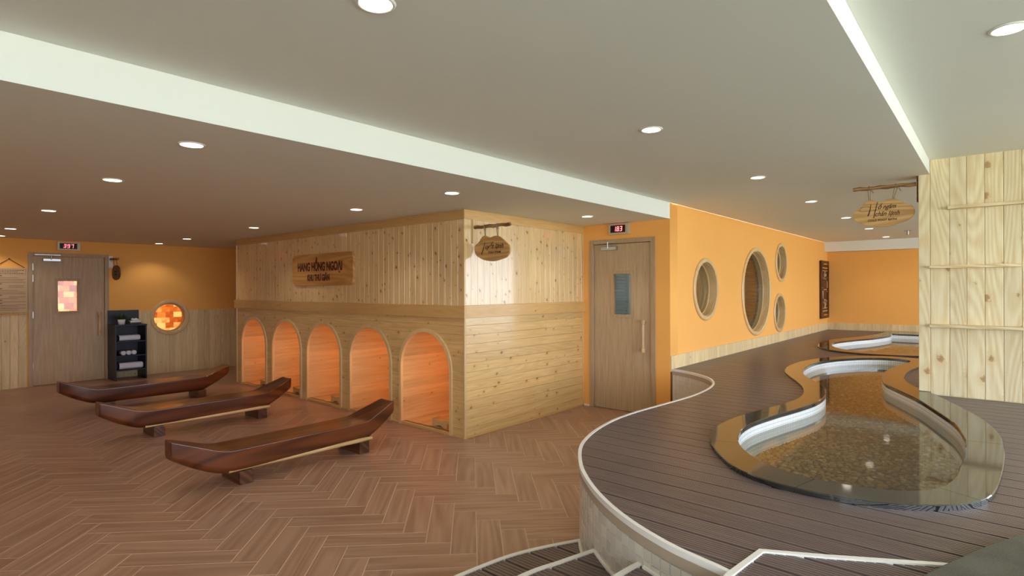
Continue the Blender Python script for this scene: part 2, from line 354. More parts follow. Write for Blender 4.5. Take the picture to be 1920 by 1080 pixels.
def strips(lines, iv, tb):
    """lines: (v, t) across the board; iv(v): intervals along u. Returns verts, faces of the board's upper skin and sides."""
    vs, fs = [], []
    def q(*p):
        n = len(vs); vs.extend(p); fs.append((n, n+1, n+2, n+3))
    rows = [(v, t, iv(v)) for v, t in lines]
    for i in range(len(rows)-1):
        va, ta, A = rows[i]; vb, tb_, B = rows[i+1]
        ok = len(A) == len(B) and all(min(a[1], b[1])-max(a[0], b[0]) > 0 for a, b in zip(A, B))
        if not ok: A = B = inter(A, B)
        for a, b in zip(A, B):
            q((a[0], va, ta), (a[1], va, ta), (b[1], vb, tb_), (b[0], vb, tb_))
            q((a[1], va, ta), (a[1], va, tb), (b[1], vb, tb), (b[1], vb, tb_))
            q((b[0], vb, tb_), (b[0], vb, tb), (a[0], va, tb), (a[0], va, ta))
            if i == 0: q((a[0], va, tb), (a[1], va, tb), (a[1], va, ta), (a[0], va, ta))
            if i == len(rows)-2: q((b[0], vb, tb_), (b[1], vb, tb_), (b[1], vb, tb), (b[0], vb, tb))
    return vs, fs
def islands(vs, fs):
    key = {}; par = []
    def find(a):
        while par[a] != a: par[a] = par[par[a]]; a = par[a]
        return a
    ids = []
    for v in vs:
        k = (round(v[0], 4), round(v[1], 4), round(v[2], 4))
        if k not in key: key[k] = len(par); par.append(len(par))
        ids.append(key[k])
    for f in fs:
        for i in f[1:]: par[find(ids[i])] = find(ids[f[0]])
    out = {}
    for f in fs:
        a, b = out.setdefault(find(ids[f[0]]), ([], [])); n = len(a); a.extend(vs[i] for i in f); b.append(tuple(range(n, n+len(f))))
    return list(out.values())
def raw_mesh(name, vs, fs):
    me = bpy.data.meshes.new(name); me.from_pydata(vs, [], fs); me.update(); return me
PC = {}
def plank_mesh(Lg, w, t=.014, c=.0018):
    k = (round(Lg, 3), round(w, 4), t, c); g_ = .0008 if c > .0015 else 0.
    if k not in PC:
        PC[k] = raw_mesh('plank', *strips([(g_, -c), (c+g_, 0), (w-c-g_, 0), (w-g_, -c)], lambda v: [(0, Lg)], -t))
    return PC[k]
def plank(name, mat, parent, M4, u0, v0, Lg, w, t=.014, c=.0018):
    me = plank_mesh(Lg, w, t, c)
    if len(me.materials) and me.materials[0] != M[mat]:
        PC.pop((round(Lg, 3), round(w, 4), t, c)); me = plank_mesh(Lg, w, t, c)
    return obj(name, me, mat, parent, M4 @ Matrix.Translation((u0, v0, 0)))
def catmull(pts, n=6, closed=True):
    out = []; m = len(pts); P = [Vector(p) for p in pts]
    for i in range(m if closed else m-1):
        p0, p1, p2, p3 = (P[(i-1) % m], P[i], P[(i+1) % m], P[(i+2) % m]) if closed else (P[max(i-1, 0)], P[i], P[i+1], P[min(i+2, m-1)])
        for k in range(n):
            s = k/n
            out.append(.5*((2*p1)+(p2-p0)*s+(2*p0-5*p1+4*p2-p3)*s*s+(3*p1-p0-3*p2+p3)*s**3))
    if not closed: out.append(P[-1])
    return out
def resample(pts, step, closed=True):
    P = list(pts)+([pts[0]] if closed else []); d = [0]
    for a, b in zip(P, P[1:]): d.append(d[-1]+(b-a).length)
    n = max(3, round(d[-1]/step)); out = []; j = 0
    for i in range(n if closed else n+1):
        s = d[-1]*i/n
        while j < len(d)-2 and d[j+1] < s: j += 1
        f = (s-d[j])/max(1e-9, d[j+1]-d[j]); out.append(P[j].lerp(P[j+1], f))
    return out
def cuts(poly, v):
    """y positions where the line x = v crosses polygon edges"""
    ys = []; n = len(poly)
    for i in range(n):
        a, b = poly[i], poly[(i+1) % n]
        if (a[0] <= v < b[0]) or (b[0] <= v < a[0]): ys.append(a[1]+(v-a[0])/(b[0]-a[0])*(b[1]-a[1]))
    return sorted(ys)
def inside(poly, x, y):
    c = False; n = len(poly)
    for i in range(n):
        a, b = poly[i], poly[(i+1) % n]
        if (a[1] > y) != (b[1] > y) and x < (b[0]-a[0])*(y-a[1])/(b[1]-a[1])+a[0]: c = not c
    return c
def plate(outlines, depth, M4, bevel=0.):
    """flat plate with holes: outlines in the local XY plane, first one outer; extruded depth behind z = 0"""
    cu_ = bpy.data.curves.new('outline', 'CURVE'); cu_.dimensions = '2D'; cu_.fill_mode = 'BOTH'; cu_.extrude = max(1e-5, depth/2-bevel)
    if bevel: cu_.bevel_depth = bevel; cu_.bevel_resolution = 2; cu_.offset = -bevel
    for o in outlines:
        s = cu_.splines.new('POLY'); s.points.add(len(o)-1); s.use_cyclic_u = True
        for p, q in zip(s.points, o): p.co = (q[0], q[1], 0, 1)
    ob = bpy.data.objects.new('outline', cu_); C.objects.link(ob)
    me = bpy.data.meshes.new_from_object(ob.evaluated_get(bpy.context.evaluated_depsgraph_get()))
    bpy.data.objects.remove(ob); bpy.data.curves.remove(cu_)
    me.transform(M4 @ Matrix.Translation((0, 0, -depth/2))); me.materials.clear(); me.update(); return me
def centred(name, me, mat, parent=None):
    xs = [v.co for v in me.vertices]; b = Vector(((min(v.x for v in xs)+max(v.x for v in xs))/2, (min(v.y for v in xs)+max(v.y for v in xs))/2, min(v.z for v in xs)))
    me.transform(Matrix.Translation(-b)); return obj(name, me, mat, parent, Matrix.Translation(b))
def text(name, body, size, M4, mat, parent, sx=1., shear=0., bold=0., align='CENTER', depth=.0015):
    cu_ = bpy.data.curves.new('text', 'FONT'); cu_.body = body; cu_.size = size; cu_.shear = shear; cu_.offset = bold; cu_.align_x = align; cu_.extrude = depth; cu_.resolution_u = 3
    ob = bpy.data.objects.new('text', cu_); C.objects.link(ob)
    me = bpy.data.meshes.new_from_object(ob.evaluated_get(bpy.context.evaluated_depsgraph_get()))
    bpy.data.objects.remove(ob); bpy.data.curves.remove(cu_)
    me.transform(M4 @ Matrix.Diagonal((sx, 1, 1, 1))); me.materials.clear(); return centred(name, me, mat, parent)
def circle(cx, cy, r, n=48): return [(cx+r*math.cos(2*math.pi*k/n), cy+r*math.sin(2*math.pi*k/n)) for k in range(n)]
def rect(x0, x1, y0, y1): return [(x0, y0), (x1, y0), (x1, y1), (x0, y1)]
def rrect(x0, x1, y0, y1, r, n=6):
    o = []
    for cx, cy, a in ((x1-r, y1-r, 0), (x0+r, y1-r, 90), (x0+r, y0+r, 180), (x1-r, y0+r, 270)):
        for k in range(n+1):
            b = math.radians(a+90*k/n); o.append((cx+r*math.cos(b), cy+r*math.sin(b)))
    return o
X3, Y3, Z3 = Vector((1, 0, 0)), Vector((0, 1, 0)), Vector((0, 0, 1))
# local XY planes of walls: facing -Y (right = +X), facing -X (right = -Y)
def face_my(y): return frame((0, y, 0), X3, Z3, -Y3)
def face_mx(x): return frame((x, 0, 0), -Y3, Z3, -X3)
# boards upright on walls: u = up; across = -X on a wall facing -Y, +Y on a wall facing -X
def up_my(y): return frame((0, y, 0), Z3, -X3, -Y3)
def up_mx(x): return frame((x, 0, 0), Z3, Y3, -X3)

# ------------------------------------------------------------------ dimensions of the place
XC, YC = 3.905, 4.0            # near corner of the pine cabin
XW, YO, XB = 6.02, 2.815, 13.9  # wall with cold door / partition, wall with round windows, end wall
YL = 11.3                      # wall with the hot room door
ZL, ZM, ZR = 2.285, 2.47, 2.59  # ceiling heights
ZD, ZC = .565, .59             # deck and coping heights
YP = .51                       # free end of the pine partition

# ------------------------------------------------------------------ shell: floor
lawn = struct(bx('ground', 'lawn', None, -30, 40, -40, 30, -.45, -.30)); lawn['label'] = 'green lawn outside the windows'
sub = struct(bx('floor', 'floor_grout', None, -3.2, 6.3, -3.2, 13.0, -.2, -.0008))
W_, L_, n_ = .15, .60, 4
e1 = Vector((1, 1, 0)).normalized(); e2 = Vector((-1, 1, 0)).normalized()
a0, b0 = 4.224, -.0276
tiles = []
for c in range(-70, 80):
    for m in range(-9, 9):
        tiles.append(('H', b0+(c+2*n_*m)*W_, a0+c*W_))
        tiles.append(('V', b0+c*W_, a0+(c-2*n_+1+2*n_*m)*W_))
cand = []
for kd, b, a in tiles:
    cb, ca = (b+L_/2, a+W_/2) if kd == 'H' else (b+W_/2, a+L_/2)
    p = e1*ca+e2*cb
    if not (-1.2 < p.x < 6.35 and 1.0 < p.y < 11.6): continue
    if p.x > 4.45 and p.y > 4.5 and p.y < 8.7: continue
    if p.x > 3.4 and p.y < 1.5: continue
    w = p.x*F.x+p.y*F.y
    u = (p.x*R.x+p.y*R.y)/max(w, .1)
    cand.append((w if abs(u) < 1.0 and w > .5 else 99+p.length, kd, b, a))
cand.sort()
g = .0042
def tile_mesh(vertical):
    lx, ly = (W_, L_) if vertical else (L_, W_)
    m = MB(); c = .0012; x0, x1, y0, y1 = g/2, L_-g/2, g/2, W_-g/2
    m.add([(x0, y0, -.012), (x1, y0, -.012), (x1, y1, -.012), (x0, y1, -.012), (x0, y0, -c), (x1, y0, -c), (x1, y1, -c), (x0, y1, -c),
           (x0+c, y0+c, 0), (x1-c, y0+c, 0), (x1-c, y1-c, 0), (x0+c, y1-c, 0)],
          [(0, 1, 5, 4), (1, 2, 6, 5), (2, 3, 7, 6), (3, 0, 4, 7), (4, 5, 9, 8), (5, 6, 10, 9), (6, 7, 11, 10), (7, 4, 8, 11), (8, 9, 10, 11)])
    return m
tm = tile_mesh(False).mesh('floor_tile'); tm.materials.append(M['floor'])
def tile_mat(kd, b, a):
    if kd == 'H': return frame(e1*a+e2*(b+L_), -e2, e1, Z3)
    return frame(e1*a+e2*(b+W_), e1, -e2, Z3)
for w, kd, b, a in cand[:300]:
    obj('floor_tile', tm, None, sub, tile_mat(kd, b, a))
def rest_tiles(cs, name, mat):
    mb = MB(); t0 = tile_mesh(False)
    for w, kd, b, a in cs:
        T = tile_mat(kd, b, a); mb.add([T @ Vector(v) for v in t0.v], t0.f)
    o = mb.build(name, mat, sub); o['kind'] = 'stuff'; return o
# far tiles: grain follows each tile through a per-island tone
def far_floor_mat():
    m, t, b = new_mat('wood_look_tile_far')
    tc = N(t, 'ShaderNodeTexCoord'); gm = N(t, 'ShaderNodeNewGeometry'); nz = N(t, 'ShaderNodeTexNoise'); nz.inputs['Scale'].default_value = 7; nz.inputs['Detail'].default_value = 5
    L(t, tc.outputs['Object'], nz.inputs['Vector'])
    ad = N(t, 'ShaderNodeMath', operation='MULTIPLY_ADD'); L(t, nz.outputs['Fac'], ad.inputs[0]); ad.inputs[1].default_value = .5; L(t, gm.outputs['Random Per Island'], ad.inputs[2])
    mx = N(t, 'ShaderNodeMix', data_type='RGBA'); mx.inputs[6].default_value = srgb(177, 139, 114); mx.inputs[7].default_value = srgb(154, 116, 95)
    mr = N(t, 'ShaderNodeMapRange'); mr.inputs[2].default_value = 1.5; L(t, ad.outputs[0], mr.inputs[0]); L(t, mr.outputs[0], mx.inputs[0])
    L(t, mx.outputs[2], b.inputs['Base Color']); b.inputs['Roughness'].default_value = .33; b.inputs['Specular IOR Level'].default_value = .45
    return m
M['floor_far'] = far_floor_mat()
rest_tiles(cand[300:], 'distant_floor_tiles', 'floor_far')

# ------------------------------------------------------------------ shell: ceilings
struct(bx('ceiling', 'white_paint', None, -3.2, XW, YO, 13.2, ZL, ZR+.25))
struct(bx('ceiling', 'white_paint', None, -3.2, XB+.2, .43, YO-.001, ZM, ZR+.25))
struct(bx('ceiling', 'white_paint', None, -3.2, XB+.2, -3.4, .429, ZR, ZR+.25))
struct(bx('trim_1', 'white_paint', None, 13.65, XB, -3.2, YO-.001, 2.262, ZM))

# ------------------------------------------------------------------ shell: walls
RW = [(7.054, 1.475, .40), (9.063, 1.431, .68), (10.382, 1.924, .335), (10.279, 1.064, .335)]   # round windows
wo = plate([rect(XW+.2, XB, -.2, ZM)]+[circle(x, z, r-.05, 64) for x, z, r in RW], .145, face_my(YO)); struct(centred('wall_right', wo, 'orange'))
struct(bx('wall_back', 'orange', None, XB, XB+.2, -3.2, YO+.2, -.2, ZM))
D2 = (3.055, 3.835)
wc = plate([rect(-YC-.02, -YO, -.05, ZM), rect(-D2[1]-.055, -D2[0]+.055, -.02, 2.09)], .2, face_mx(XW)); struct(centred('wall_front', wc, 'orange'))
D1 = (1.715, 2.635)
RWL = (3.615, .993, .315)
wl = plate([rect(-1.6, 6.2, -.05, ZL), rect(D1[0]-.055, D1[1]+.055, -.02, 2.075), circle(RWL[0], RWL[1], RWL[2]-.045)], .2, face_my(YL)); struct(centred('wall_left', wl, 'orange'))
struct(bx('wall_side', 'orange', None, -1.6, -1.4, YO+.1, YL, -.05, ZL))
struct(bx('wall_side', 'orange', None, 6.02, 6.2, YC+5.2, YL, -.05, ZL))
# glazed sides behind and beside the camera
wn = struct(bx('wall_window', 'white_wall', None, -3.4, XB+.2, -3.4, -3.2, -.3, .565))
wn2 = struct(bx('wall_window', 'white_wall', None, -3.4, -3.2, -3.2, 2.6, -.3, .565))
struct(bx('wall_side', 'white_wall', None, -3.4, -3.2, 0.0, 2.9, -.3, ZR)); struct(bx('wall_side', 'white_wall', None, -3.2, -1.4, 2.815, 2.9, -.3, ZL))  # longer wall, out of view, added to cut daylight on the white beam
wf = struct(empty('window_6', (5, -3.25, .565)))
for k in range(12): bx('mullion', 'white_trim', wf, -3.3+k*1.56, -3.24+k*1.56, -3.3, -3.24, .565, ZR)
bx('transom', 'white_trim', wf, -3.3, XB, -3.3, -3.24, 2.02, 2.08)
wf2 = struct(empty('window_7', (-3.25, 0, .565)))
for k in range(3): bx('mullion', 'white_trim', wf2, -3.3, -3.24, -3.24+k*1.55, -3.18+k*1.55, .565, ZR)

# wainscot on the left wall: upright boards with the round window cut out
wbase = struct(empty('wall_wainscot', (2, YL, 0)))
UM = up_my(YL-.014)
x = -1.4; wp = .098
def wain_iv(v):
    X = -v; z0, z1 = 0., 1.115
    d = abs(X-RWL[0]); r = RWL[2]-.02
    if d >= r: return [(z0, z1)]
    hgt = math.sqrt(r*r-d*d); out = []
    if RWL[1]-hgt > z0: out.append((z0, RWL[1]-hgt))
    if RWL[1]+hgt < z1: out.append((RWL[1]+hgt, z1))
    return out
while x < 6.0:
    if x+wp <= D1[0]-.05 or x >= D1[1]+.04:
        if x+wp < RWL[0]-RWL[2] or x > RWL[0]+RWL[2]:
            plank('plank', 'pine_wains', wbase, UM, 0, -x-wp, 1.115, wp)
        else:
            lines = [(-x-wp, -.004), (-x-wp+.004, 0)]+[(-x-wp+.004+(wp-.008)*k/8, 0) for k in range(1, 9)]+[(-x, -.004)]
            for half in (0, 1):
                def ivh(v, h=half):
                    iv = wain_iv(v)
                    if len(iv) == 1:
                        a, b = iv[0]
                        if a == 0 and b > 1.1: return [(a, RWL[1])] if h == 0 else [(RWL[1], b)]
                        return [iv[0]] if (a == 0) == (h == 0) else []
                    return [iv[h]] if len(iv) > h else []
                vs, fs = strips(lines, ivh, -.014)
                if fs: obj('plank', raw_mesh('plank', vs, fs), 'pine_wains', wbase, UM)
    x += wp
# ------------------------------------------------------------------ doors
def make_door(n, M4, x0, x1, h, lite, label):
    """M4: local x = viewer's right, y = up, z = toward the room"""
    d = struct(empty(f'door_{n}', M4 @ Vector(((x0+x1)/2, 0, 0)))); d['label'] = label
    def lb(name, mat, par, a0, a1, b0_, b1_, c0, c1, bev=.003):
        m = MB(); m.bbox(a0, a1, b0_, b1_, c0, c1, bev); m.v = [tuple(M4 @ Vector(v)) for v in m.v]
        o = m.build(name, mat, par); return o
    for nm, a, b_, c, e in (('door_jamb', x0-.06, x0-.004, 0, h+.06), ('door_jamb', x1+.004, x1+.06, 0, h+.06)): lb(nm, 'oak_frame', d, a, b_, c, e, -.16, .016)
    lb('door_head', 'oak_frame', d, x0-.004, x1+.004, h+.006, h+.06, -.16, .016)
    l0, l1, q0, q1 = lite
    me = plate([rect(x0, x1, .006, h), rect(l0, l1, q0, q1)], .045, M4 @ Matrix.Translation((0, 0, -.012)))
    leaf = centred('door_leaf', me, 'oak_door', d)
    me = plate([rect(l0-.035, l1+.035, q0-.035, q1+.035), rect(l0+.004, l1-.004, q0+.004, q1-.004)], .02, M4 @ Matrix.Translation((0, 0, -.002)))
    centred('glazing_bead', me, 'oak_frame', leaf)
    lb('pane', 'glass', leaf, l0, l1, q0, q1, -.036, -.03, .001)
    for z in (.25, 1.05, 1.62, 1.80): lb('hinge', 'steel', d, x0-.012, x0+.006, z, z+.11, -.014, -.004, .002)
    cl = lb('door_closer', 'steel', d, x0+.12, x0+.34, h-.075, h-.03, -.012, .035, .006)
    lb('closer_arm', 'steel', cl, x0+.02, x0+.34, h+.02, h+.032, .016, .03, .002)
    t = MB(); t.tube([M4 @ Vector((x0+.22, h-.05, .036)), M4 @ Vector((x0+.22, h+.026, .036))], .008); t.build('pivot', 'steel', cl)
    hx = x1-.075; hz0, hz1 = .74, 1.12
    hd = MB()
    hd.tube([M4 @ Vector((hx, hz0, .055)), M4 @ Vector((hx, hz0+.045, .055)), M4 @ Vector((hx, hz0+.05, .055)), M4 @ Vector((hx, hz1-.05, .055)), M4 @ Vector((hx, hz1-.045, .055)), M4 @ Vector((hx, hz1, .055))], [.024, .024, .017, .017, .024, .024], 12, smooth=False)
    hd = hd.build('pull_handle', 'handle_wood', d)
    for z in (hz0+.03, hz1-.03):
        s = MB(); s.tube([M4 @ Vector((hx, z, -.014)), M4 @ Vector((hx, z, .05))], .012); s.build('handle_post', 'handle_wood', hd)
    return d
make_door(1, face_my(YL), D1[0], D1[1], 2.02, (2.017, 2.277, 1.148, 1.64), 'grey oak door with small lit glass pane')
make_door(2, face_mx(XW), -D2[1], -D2[0], 2.035, (-3.558, -3.318, 1.17, 1.672), 'grey oak door with dark glass pane')
# hot room: wall of backlit salt bricks
hot = struct(empty('wall_salt', (3, 12.5, 0)))
bx('salt_backing', 'salt_joint', hot, 1.3, 5.2, 12.5, 12.6, 0, 2.28)
bw, bh = .145, .105
sm = MB().bbox(0, bw-.006, 0, .06, 0, bh-.006, .008).mesh('salt_brick'); sm.materials.append(M['salt'])
for r_ in range(13):
    for c_ in range(19):
        obj('salt_brick', sm, None, hot, Matrix.Translation((1.95+c_*bw+(bw/2 if r_ % 2 else 0), 12.44+random.uniform(-.012, .012), .42+r_*bh)))
bx('room_side', 'salt_joint', hot, 4.95, 5.05, YL+.2, 12.5, 0, 2.28); bx('room_side', 'salt_joint', hot, 1.3, 1.4, YL+.2, 12.5, 0, 2.28)
# round window of the hot room
def round_window(n, M4, x, z, r, depth, label):
    w = struct(empty(f'window_{n}', M4 @ Vector((x, z-r, 0)))); w['label'] = label
    def ring(name, ro, ri, z0, z1, mat, par):
        prof = [(ri, z0), (ri, z1-.006), (ri+.006, z1), (ro-.012, z1), (ro, z1-.008), (ro, z0)]
        m = MB(); vs = []; k_ = 64
        for k in range(k_):
            a = 2*math.pi*k/k_
            for rr, h in prof: vs.append(M4 @ Vector((x+rr*math.cos(a), z+rr*math.sin(a), h)))
        fs = []; q = len(prof)
        for k in range(k_):
            for i in range(q): fs.append((k*q+i, k*q+(i+1) % q, ((k+1) % k_)*q+(i+1) % q, ((k+1) % k_)*q+i))
        m.add(vs, fs); return m.build(name, mat, par)
    ring('window_frame', r, r-.055, -.006, .022, 'pine_z', w)
    ring('reveal_ring', r-.05, r-.062, -depth, -.004, 'pine_z', w)
    ring('glazing_ring', r-.061, r-.078, -depth*.5-.024, -depth*.5, 'pine_z', w)
    m = MB(); vs = [M4 @ Vector((x+(r-.07)*math.cos(2*math.pi*k/48), z+(r-.07)*math.sin(2*math.pi*k/48), -depth*.5-.012)) for k in range(48)]
    m.add(vs, [tuple(range(48))]); vs2 = [v+M4.to_3x3() @ Vector((0, 0, -.006)) for v in vs]; m.add(vs2, [tuple(reversed(range(48)))])
    m.build('pane', 'glass', w); return w
for i, (x_, z_, r_) in enumerate(RW):
    round_window(i+1, face_my(YO), x_, z_, r_, .15, ['middle-sized round pine-framed window nearest the cold steam door', 'largest round pine-framed window in the orange wall', 'small upper round pine-framed window', 'small lower round pine-framed window'][i])
round_window(5, face_my(YL-.014), *RWL, .12, 'round pine-framed window glowing orange')
# rooms behind the orange wall
cold = struct(empty('wall_cold_room', (9, 4.5, 0)))
bx('room_wall', 'cool_wall', cold, 6.2, XB, 4.75, 4.85, 0, ZM); bx('room_ceiling', 'white_wall', cold, 6.2, XB, YO+.2, 4.85, 2.35, ZM)
bx('room_floor', 'cool_wall', cold, 6.2, XB, YO+.2, 4.85, 0, .3)
PM = up_mx(9.0)
for k in range(18): plank('plank', 'pine_pale', cold, PM, .3, 3.02+k*.098, 2.05, .098)
bx('partition_core', 'cool_wall', cold, 9.015, 9.1, 3.0, 4.75, .3, 2.35)
for k in range(28): bx('slat', 'slat', cold, 11.8, 11.83, 3.02, 4.74, .36+k*.07, .36+k*.07+.05, .004)
bx('slat_backing', 'cool_wall', cold, 11.84, 11.9, 3.0, 4.75, .3, 2.35)
for k in range(20): 
    m = MB(); m.box(-.42, .42, -.03, .03, -.004, .004); T = Matrix.Translation((7.95, 4.70, 1.0+k*.05)) @ Matrix.Rotation(math.radians(35), 4, 'X')
    m.v = [tuple(T @ Vector(v)) for v in m.v]; m.build('louver', 'louver', cold)
bx('louver_post', 'louver', cold, 7.50, 7.56, 4.64, 4.74, .9, 2.1); bx('louver_post', 'louver', cold, 8.36, 8.42, 4.64, 4.74, .9, 2.1)
bx('door_recess', 'cool_wall', cold, 7.2, 7.46, 4.7, 4.74, .3, 2.2)

# baseboards of short upright boards
bb = struct(empty('baseboard_right', (10, YO, ZD))); BM = up_my(YO-.014)
x = XW+.005
while x < XB-.02:
    w_ = min(.098, XB-.015-x); plank('plank', 'pine_wains', bb, BM, ZD-.03, -x-w_, .182, w_); x += .098
bb2 = struct(empty('baseboard_back', (XB, 1, ZD))); BM2 = up_mx(XB-.014); y = YO-.015
while y > -1.5: plank('plank', 'pine_wains', bb2, BM2, ZD-.03, y-.098, .182, .098); y -= .098
struct(bx('baseboard_front', 'white_trim', None, XW-.012, XW, YO, D2[0]-.06, 0, .02)); struct(bx('baseboard_front', 'white_trim', None, XW-.012, XW, D2[1]+.06, YC-.02, 0, .02))

# ------------------------------------------------------------------ pine partition beside the pools
pw = struct(empty('wall_partition', (XW, 0, ZD)))
bx('partition_core', 'white_pine_y', pw, XW+.014, XW+.22, -1.6, YP-.006, ZD-.05, ZM+.12)
PM = up_mx(XW)
edges = [YP, .4285, .297, .184, .068, -.048, -.158, -.27, -.385, -.5, -.615, -.73, -.845, -.96, -1.075, -1.19, -1.305, -1.42, -1.535, -1.6]
for a, b_ in zip(edges, edges[1:]):
    top = ZM if a > .43 else ZR
    zs_ = ZC+.004 if a > .43 else ZD+.006; plank('plank', 'pine_pale', pw, PM, zs_, b_, top-zs_, a-b_, .016, .0035)
SM = frame((0, YP, 0), Z3, X3, Y3)
plank('plank', 'pine_pale', pw, SM, ZC+.004, XW, ZM-ZC-.004, .12, .008); plank('plank', 'pine_pale', pw, SM, ZC+.004, XW+.12, ZM-ZC-.004, .1, .008)
for z, ya, yb, nm in ((2.163, .305, -1.2, 'top'), (1.668, .43, -.155, 'middle'), (1.165, .43, -1.2, 'lowest')):
    s = bx('wall_shelf', 'white_pine_y', None, XW-.075, XW+.002, yb, ya, z-.012, z+.012, .003)
    tag(s, {'top': 'narrow pale pine ledge, highest on the partition boards', 'middle': 'short pale pine ledge halfway up the partition boards', 'lowest': 'narrow pale pine ledge, lowest on the partition boards'}[nm], 'shelf', 'ledges on the pine partition')

# ------------------------------------------------------------------ pools
P1o = [(3.29, 1.29), (3.06, 1.15), (2.88, 1.0), (2.79, .84), (2.76, .68), (2.765, .53), (2.80, .38), (2.88, .235), (2.98, .125), (3.09, .055), (3.24, .01), (3.52, -.015), (3.84, -.03), (4.2, -.035), (4.55, -.02), (4.94, .05), (5.28, .155), (5.72, .315), (6.04, .45),
       (6.40, .61), (6.85, .70), (7.36, .715), (7.84, .66), (8.2, .585), (8.5, .59), (8.71, .74), (8.78, 1.0), (8.71, 1.22), (8.52, 1.42), (8.12, 1.66), (7.61, 1.79), (7.07, 1.82), (6.62, 1.76), (6.24, 1.62), (5.9, 1.46), (5.55, 1.32), (5.2, 1.245), (4.95, 1.23), (4.64, 1.27), (4.31, 1.335), (4.03, 1.38), (3.77, 1.395), (3.53, 1.37)]
P1i = [(3.52, 1.20), (3.70, 1.235), (3.94, 1.235), (4.29, 1.18), (4.62, 1.115), (4.92, 1.075), (5.23, 1.08), (5.50, 1.13), (5.76, 1.21), (6.01, 1.325), (6.27, 1.46), (6.60, 1.57), (7.02, 1.635), (7.52, 1.63), (7.98, 1.52), (8.38, 1.28), (8.53, 1.02), (8.42, .81), (8.16, .80), (7.80, .86), (7.33, .90), (6.95, .895), (6.60, .855), (6.25, .78), (5.93, .64), (5.56, .475), (5.12, .325), (4.74, .21), (4.42, .155), (4.18, .135), (3.88, .13), (3.62, .14), (3.40, .15), (3.20, .19), (3.07, .27), (3.005, .36), (2.97, .46), (2.955, .57), (2.955, .69), (2.99, .80), (3.05, .90), (3.16, 1.02), (3.33, 1.13)]
P3o = [(9.05, .77), (8.95, 1.05), (8.93, 1.37), (9.06, 1.72), (9.38, 1.98), (9.84, 2.13), (10.5, 2.19), (11.11, 2.11), (12.03, 1.87), (12.75, 1.73), (13.3, 1.70), (13.86, 1.70), (13.86, -.45), (12.5, -.45), (10.5, -.45), (9.4, -.38), (9.15, 0.2)]
P3i = [(13.0, 1.53), (12.65, 1.49), (12.31, 1.51), (11.66, 1.65), (11.13, 1.84), (10.42, 2.0), (9.85, 1.93), (9.42, 1.74), (9.22, 1.51), (9.15, 1.32), (9.18, 1.08), (9.28, .6), (9.4, .1), (9.6, -.2), (10.5, -.25), (13.0, -.25)]
def lp(p, n=5): return [Vector((a, b, 0)) for a, b in [(v.x, v.y) for v in catmull([Vector((q[0], q[1], 0)) for q in p], n)]]
o1 = resample(lp(P1o), .06); i1 = resample(lp(P1i), .06)
def semi(p, sharp):
    """smooth loop with the listed corners kept sharp"""
    out = []; q = [Vector((a, b, 0)) for a, b in p]; n = len(q); st = sharp[0]; q = q[st:]+q[:st]; sh = sorted((s-st) % n for s in sharp)+[n]
    for a, b in zip(sh, sh[1:]):
        seg = [q[k % n] for k in range(a, b+1)]; out += catmull(seg, 5, closed=False)[:-1]
    return out
o3 = resample(semi(P3o, [11, 12, 14]), .09); i3 = resample(semi(P3i, [0, 15, 14]), .09)
def band(A, B):
    """monotone pairing of two closed loops (dynamic programming); returns index pairs"""
    area = lambda Q: sum(p.x*q.y-q.x*p.y for p, q in zip(Q, Q[1:]+Q[:1]))
    if area(A)*area(B) < 0: B = B[::-1]
    n, m = len(A), len(B); s = min(range(m), key=lambda j: (B[j]-A[0]).length); B = B[s:]+B[:s]
    A2, B2 = A+[A[0]], B+[B[0]]; INF = 1e9
    D = [[INF]*(m+1) for _ in range(n+1)]; D[0][0] = 0; K = {}
    for i in range(n+1):
        for j in range(m+1):
            if i == j == 0: continue
            best = min(((D[i-1][j] if i else INF), (i-1, j)), ((D[i][j-1] if j else INF), (i, j-1)), ((D[i-1][j-1] if i and j else INF), (i-1, j-1)))
            D[i][j] = best[0]+(A2[i]-B2[j]).length_squared+.0005; K[i, j] = best[1]
    p = [(n, m)]
    while p[-1] != (0, 0): p.append(K[p[-1]])
    return [(A2[i], B2[j]) for i, j in reversed(p)]
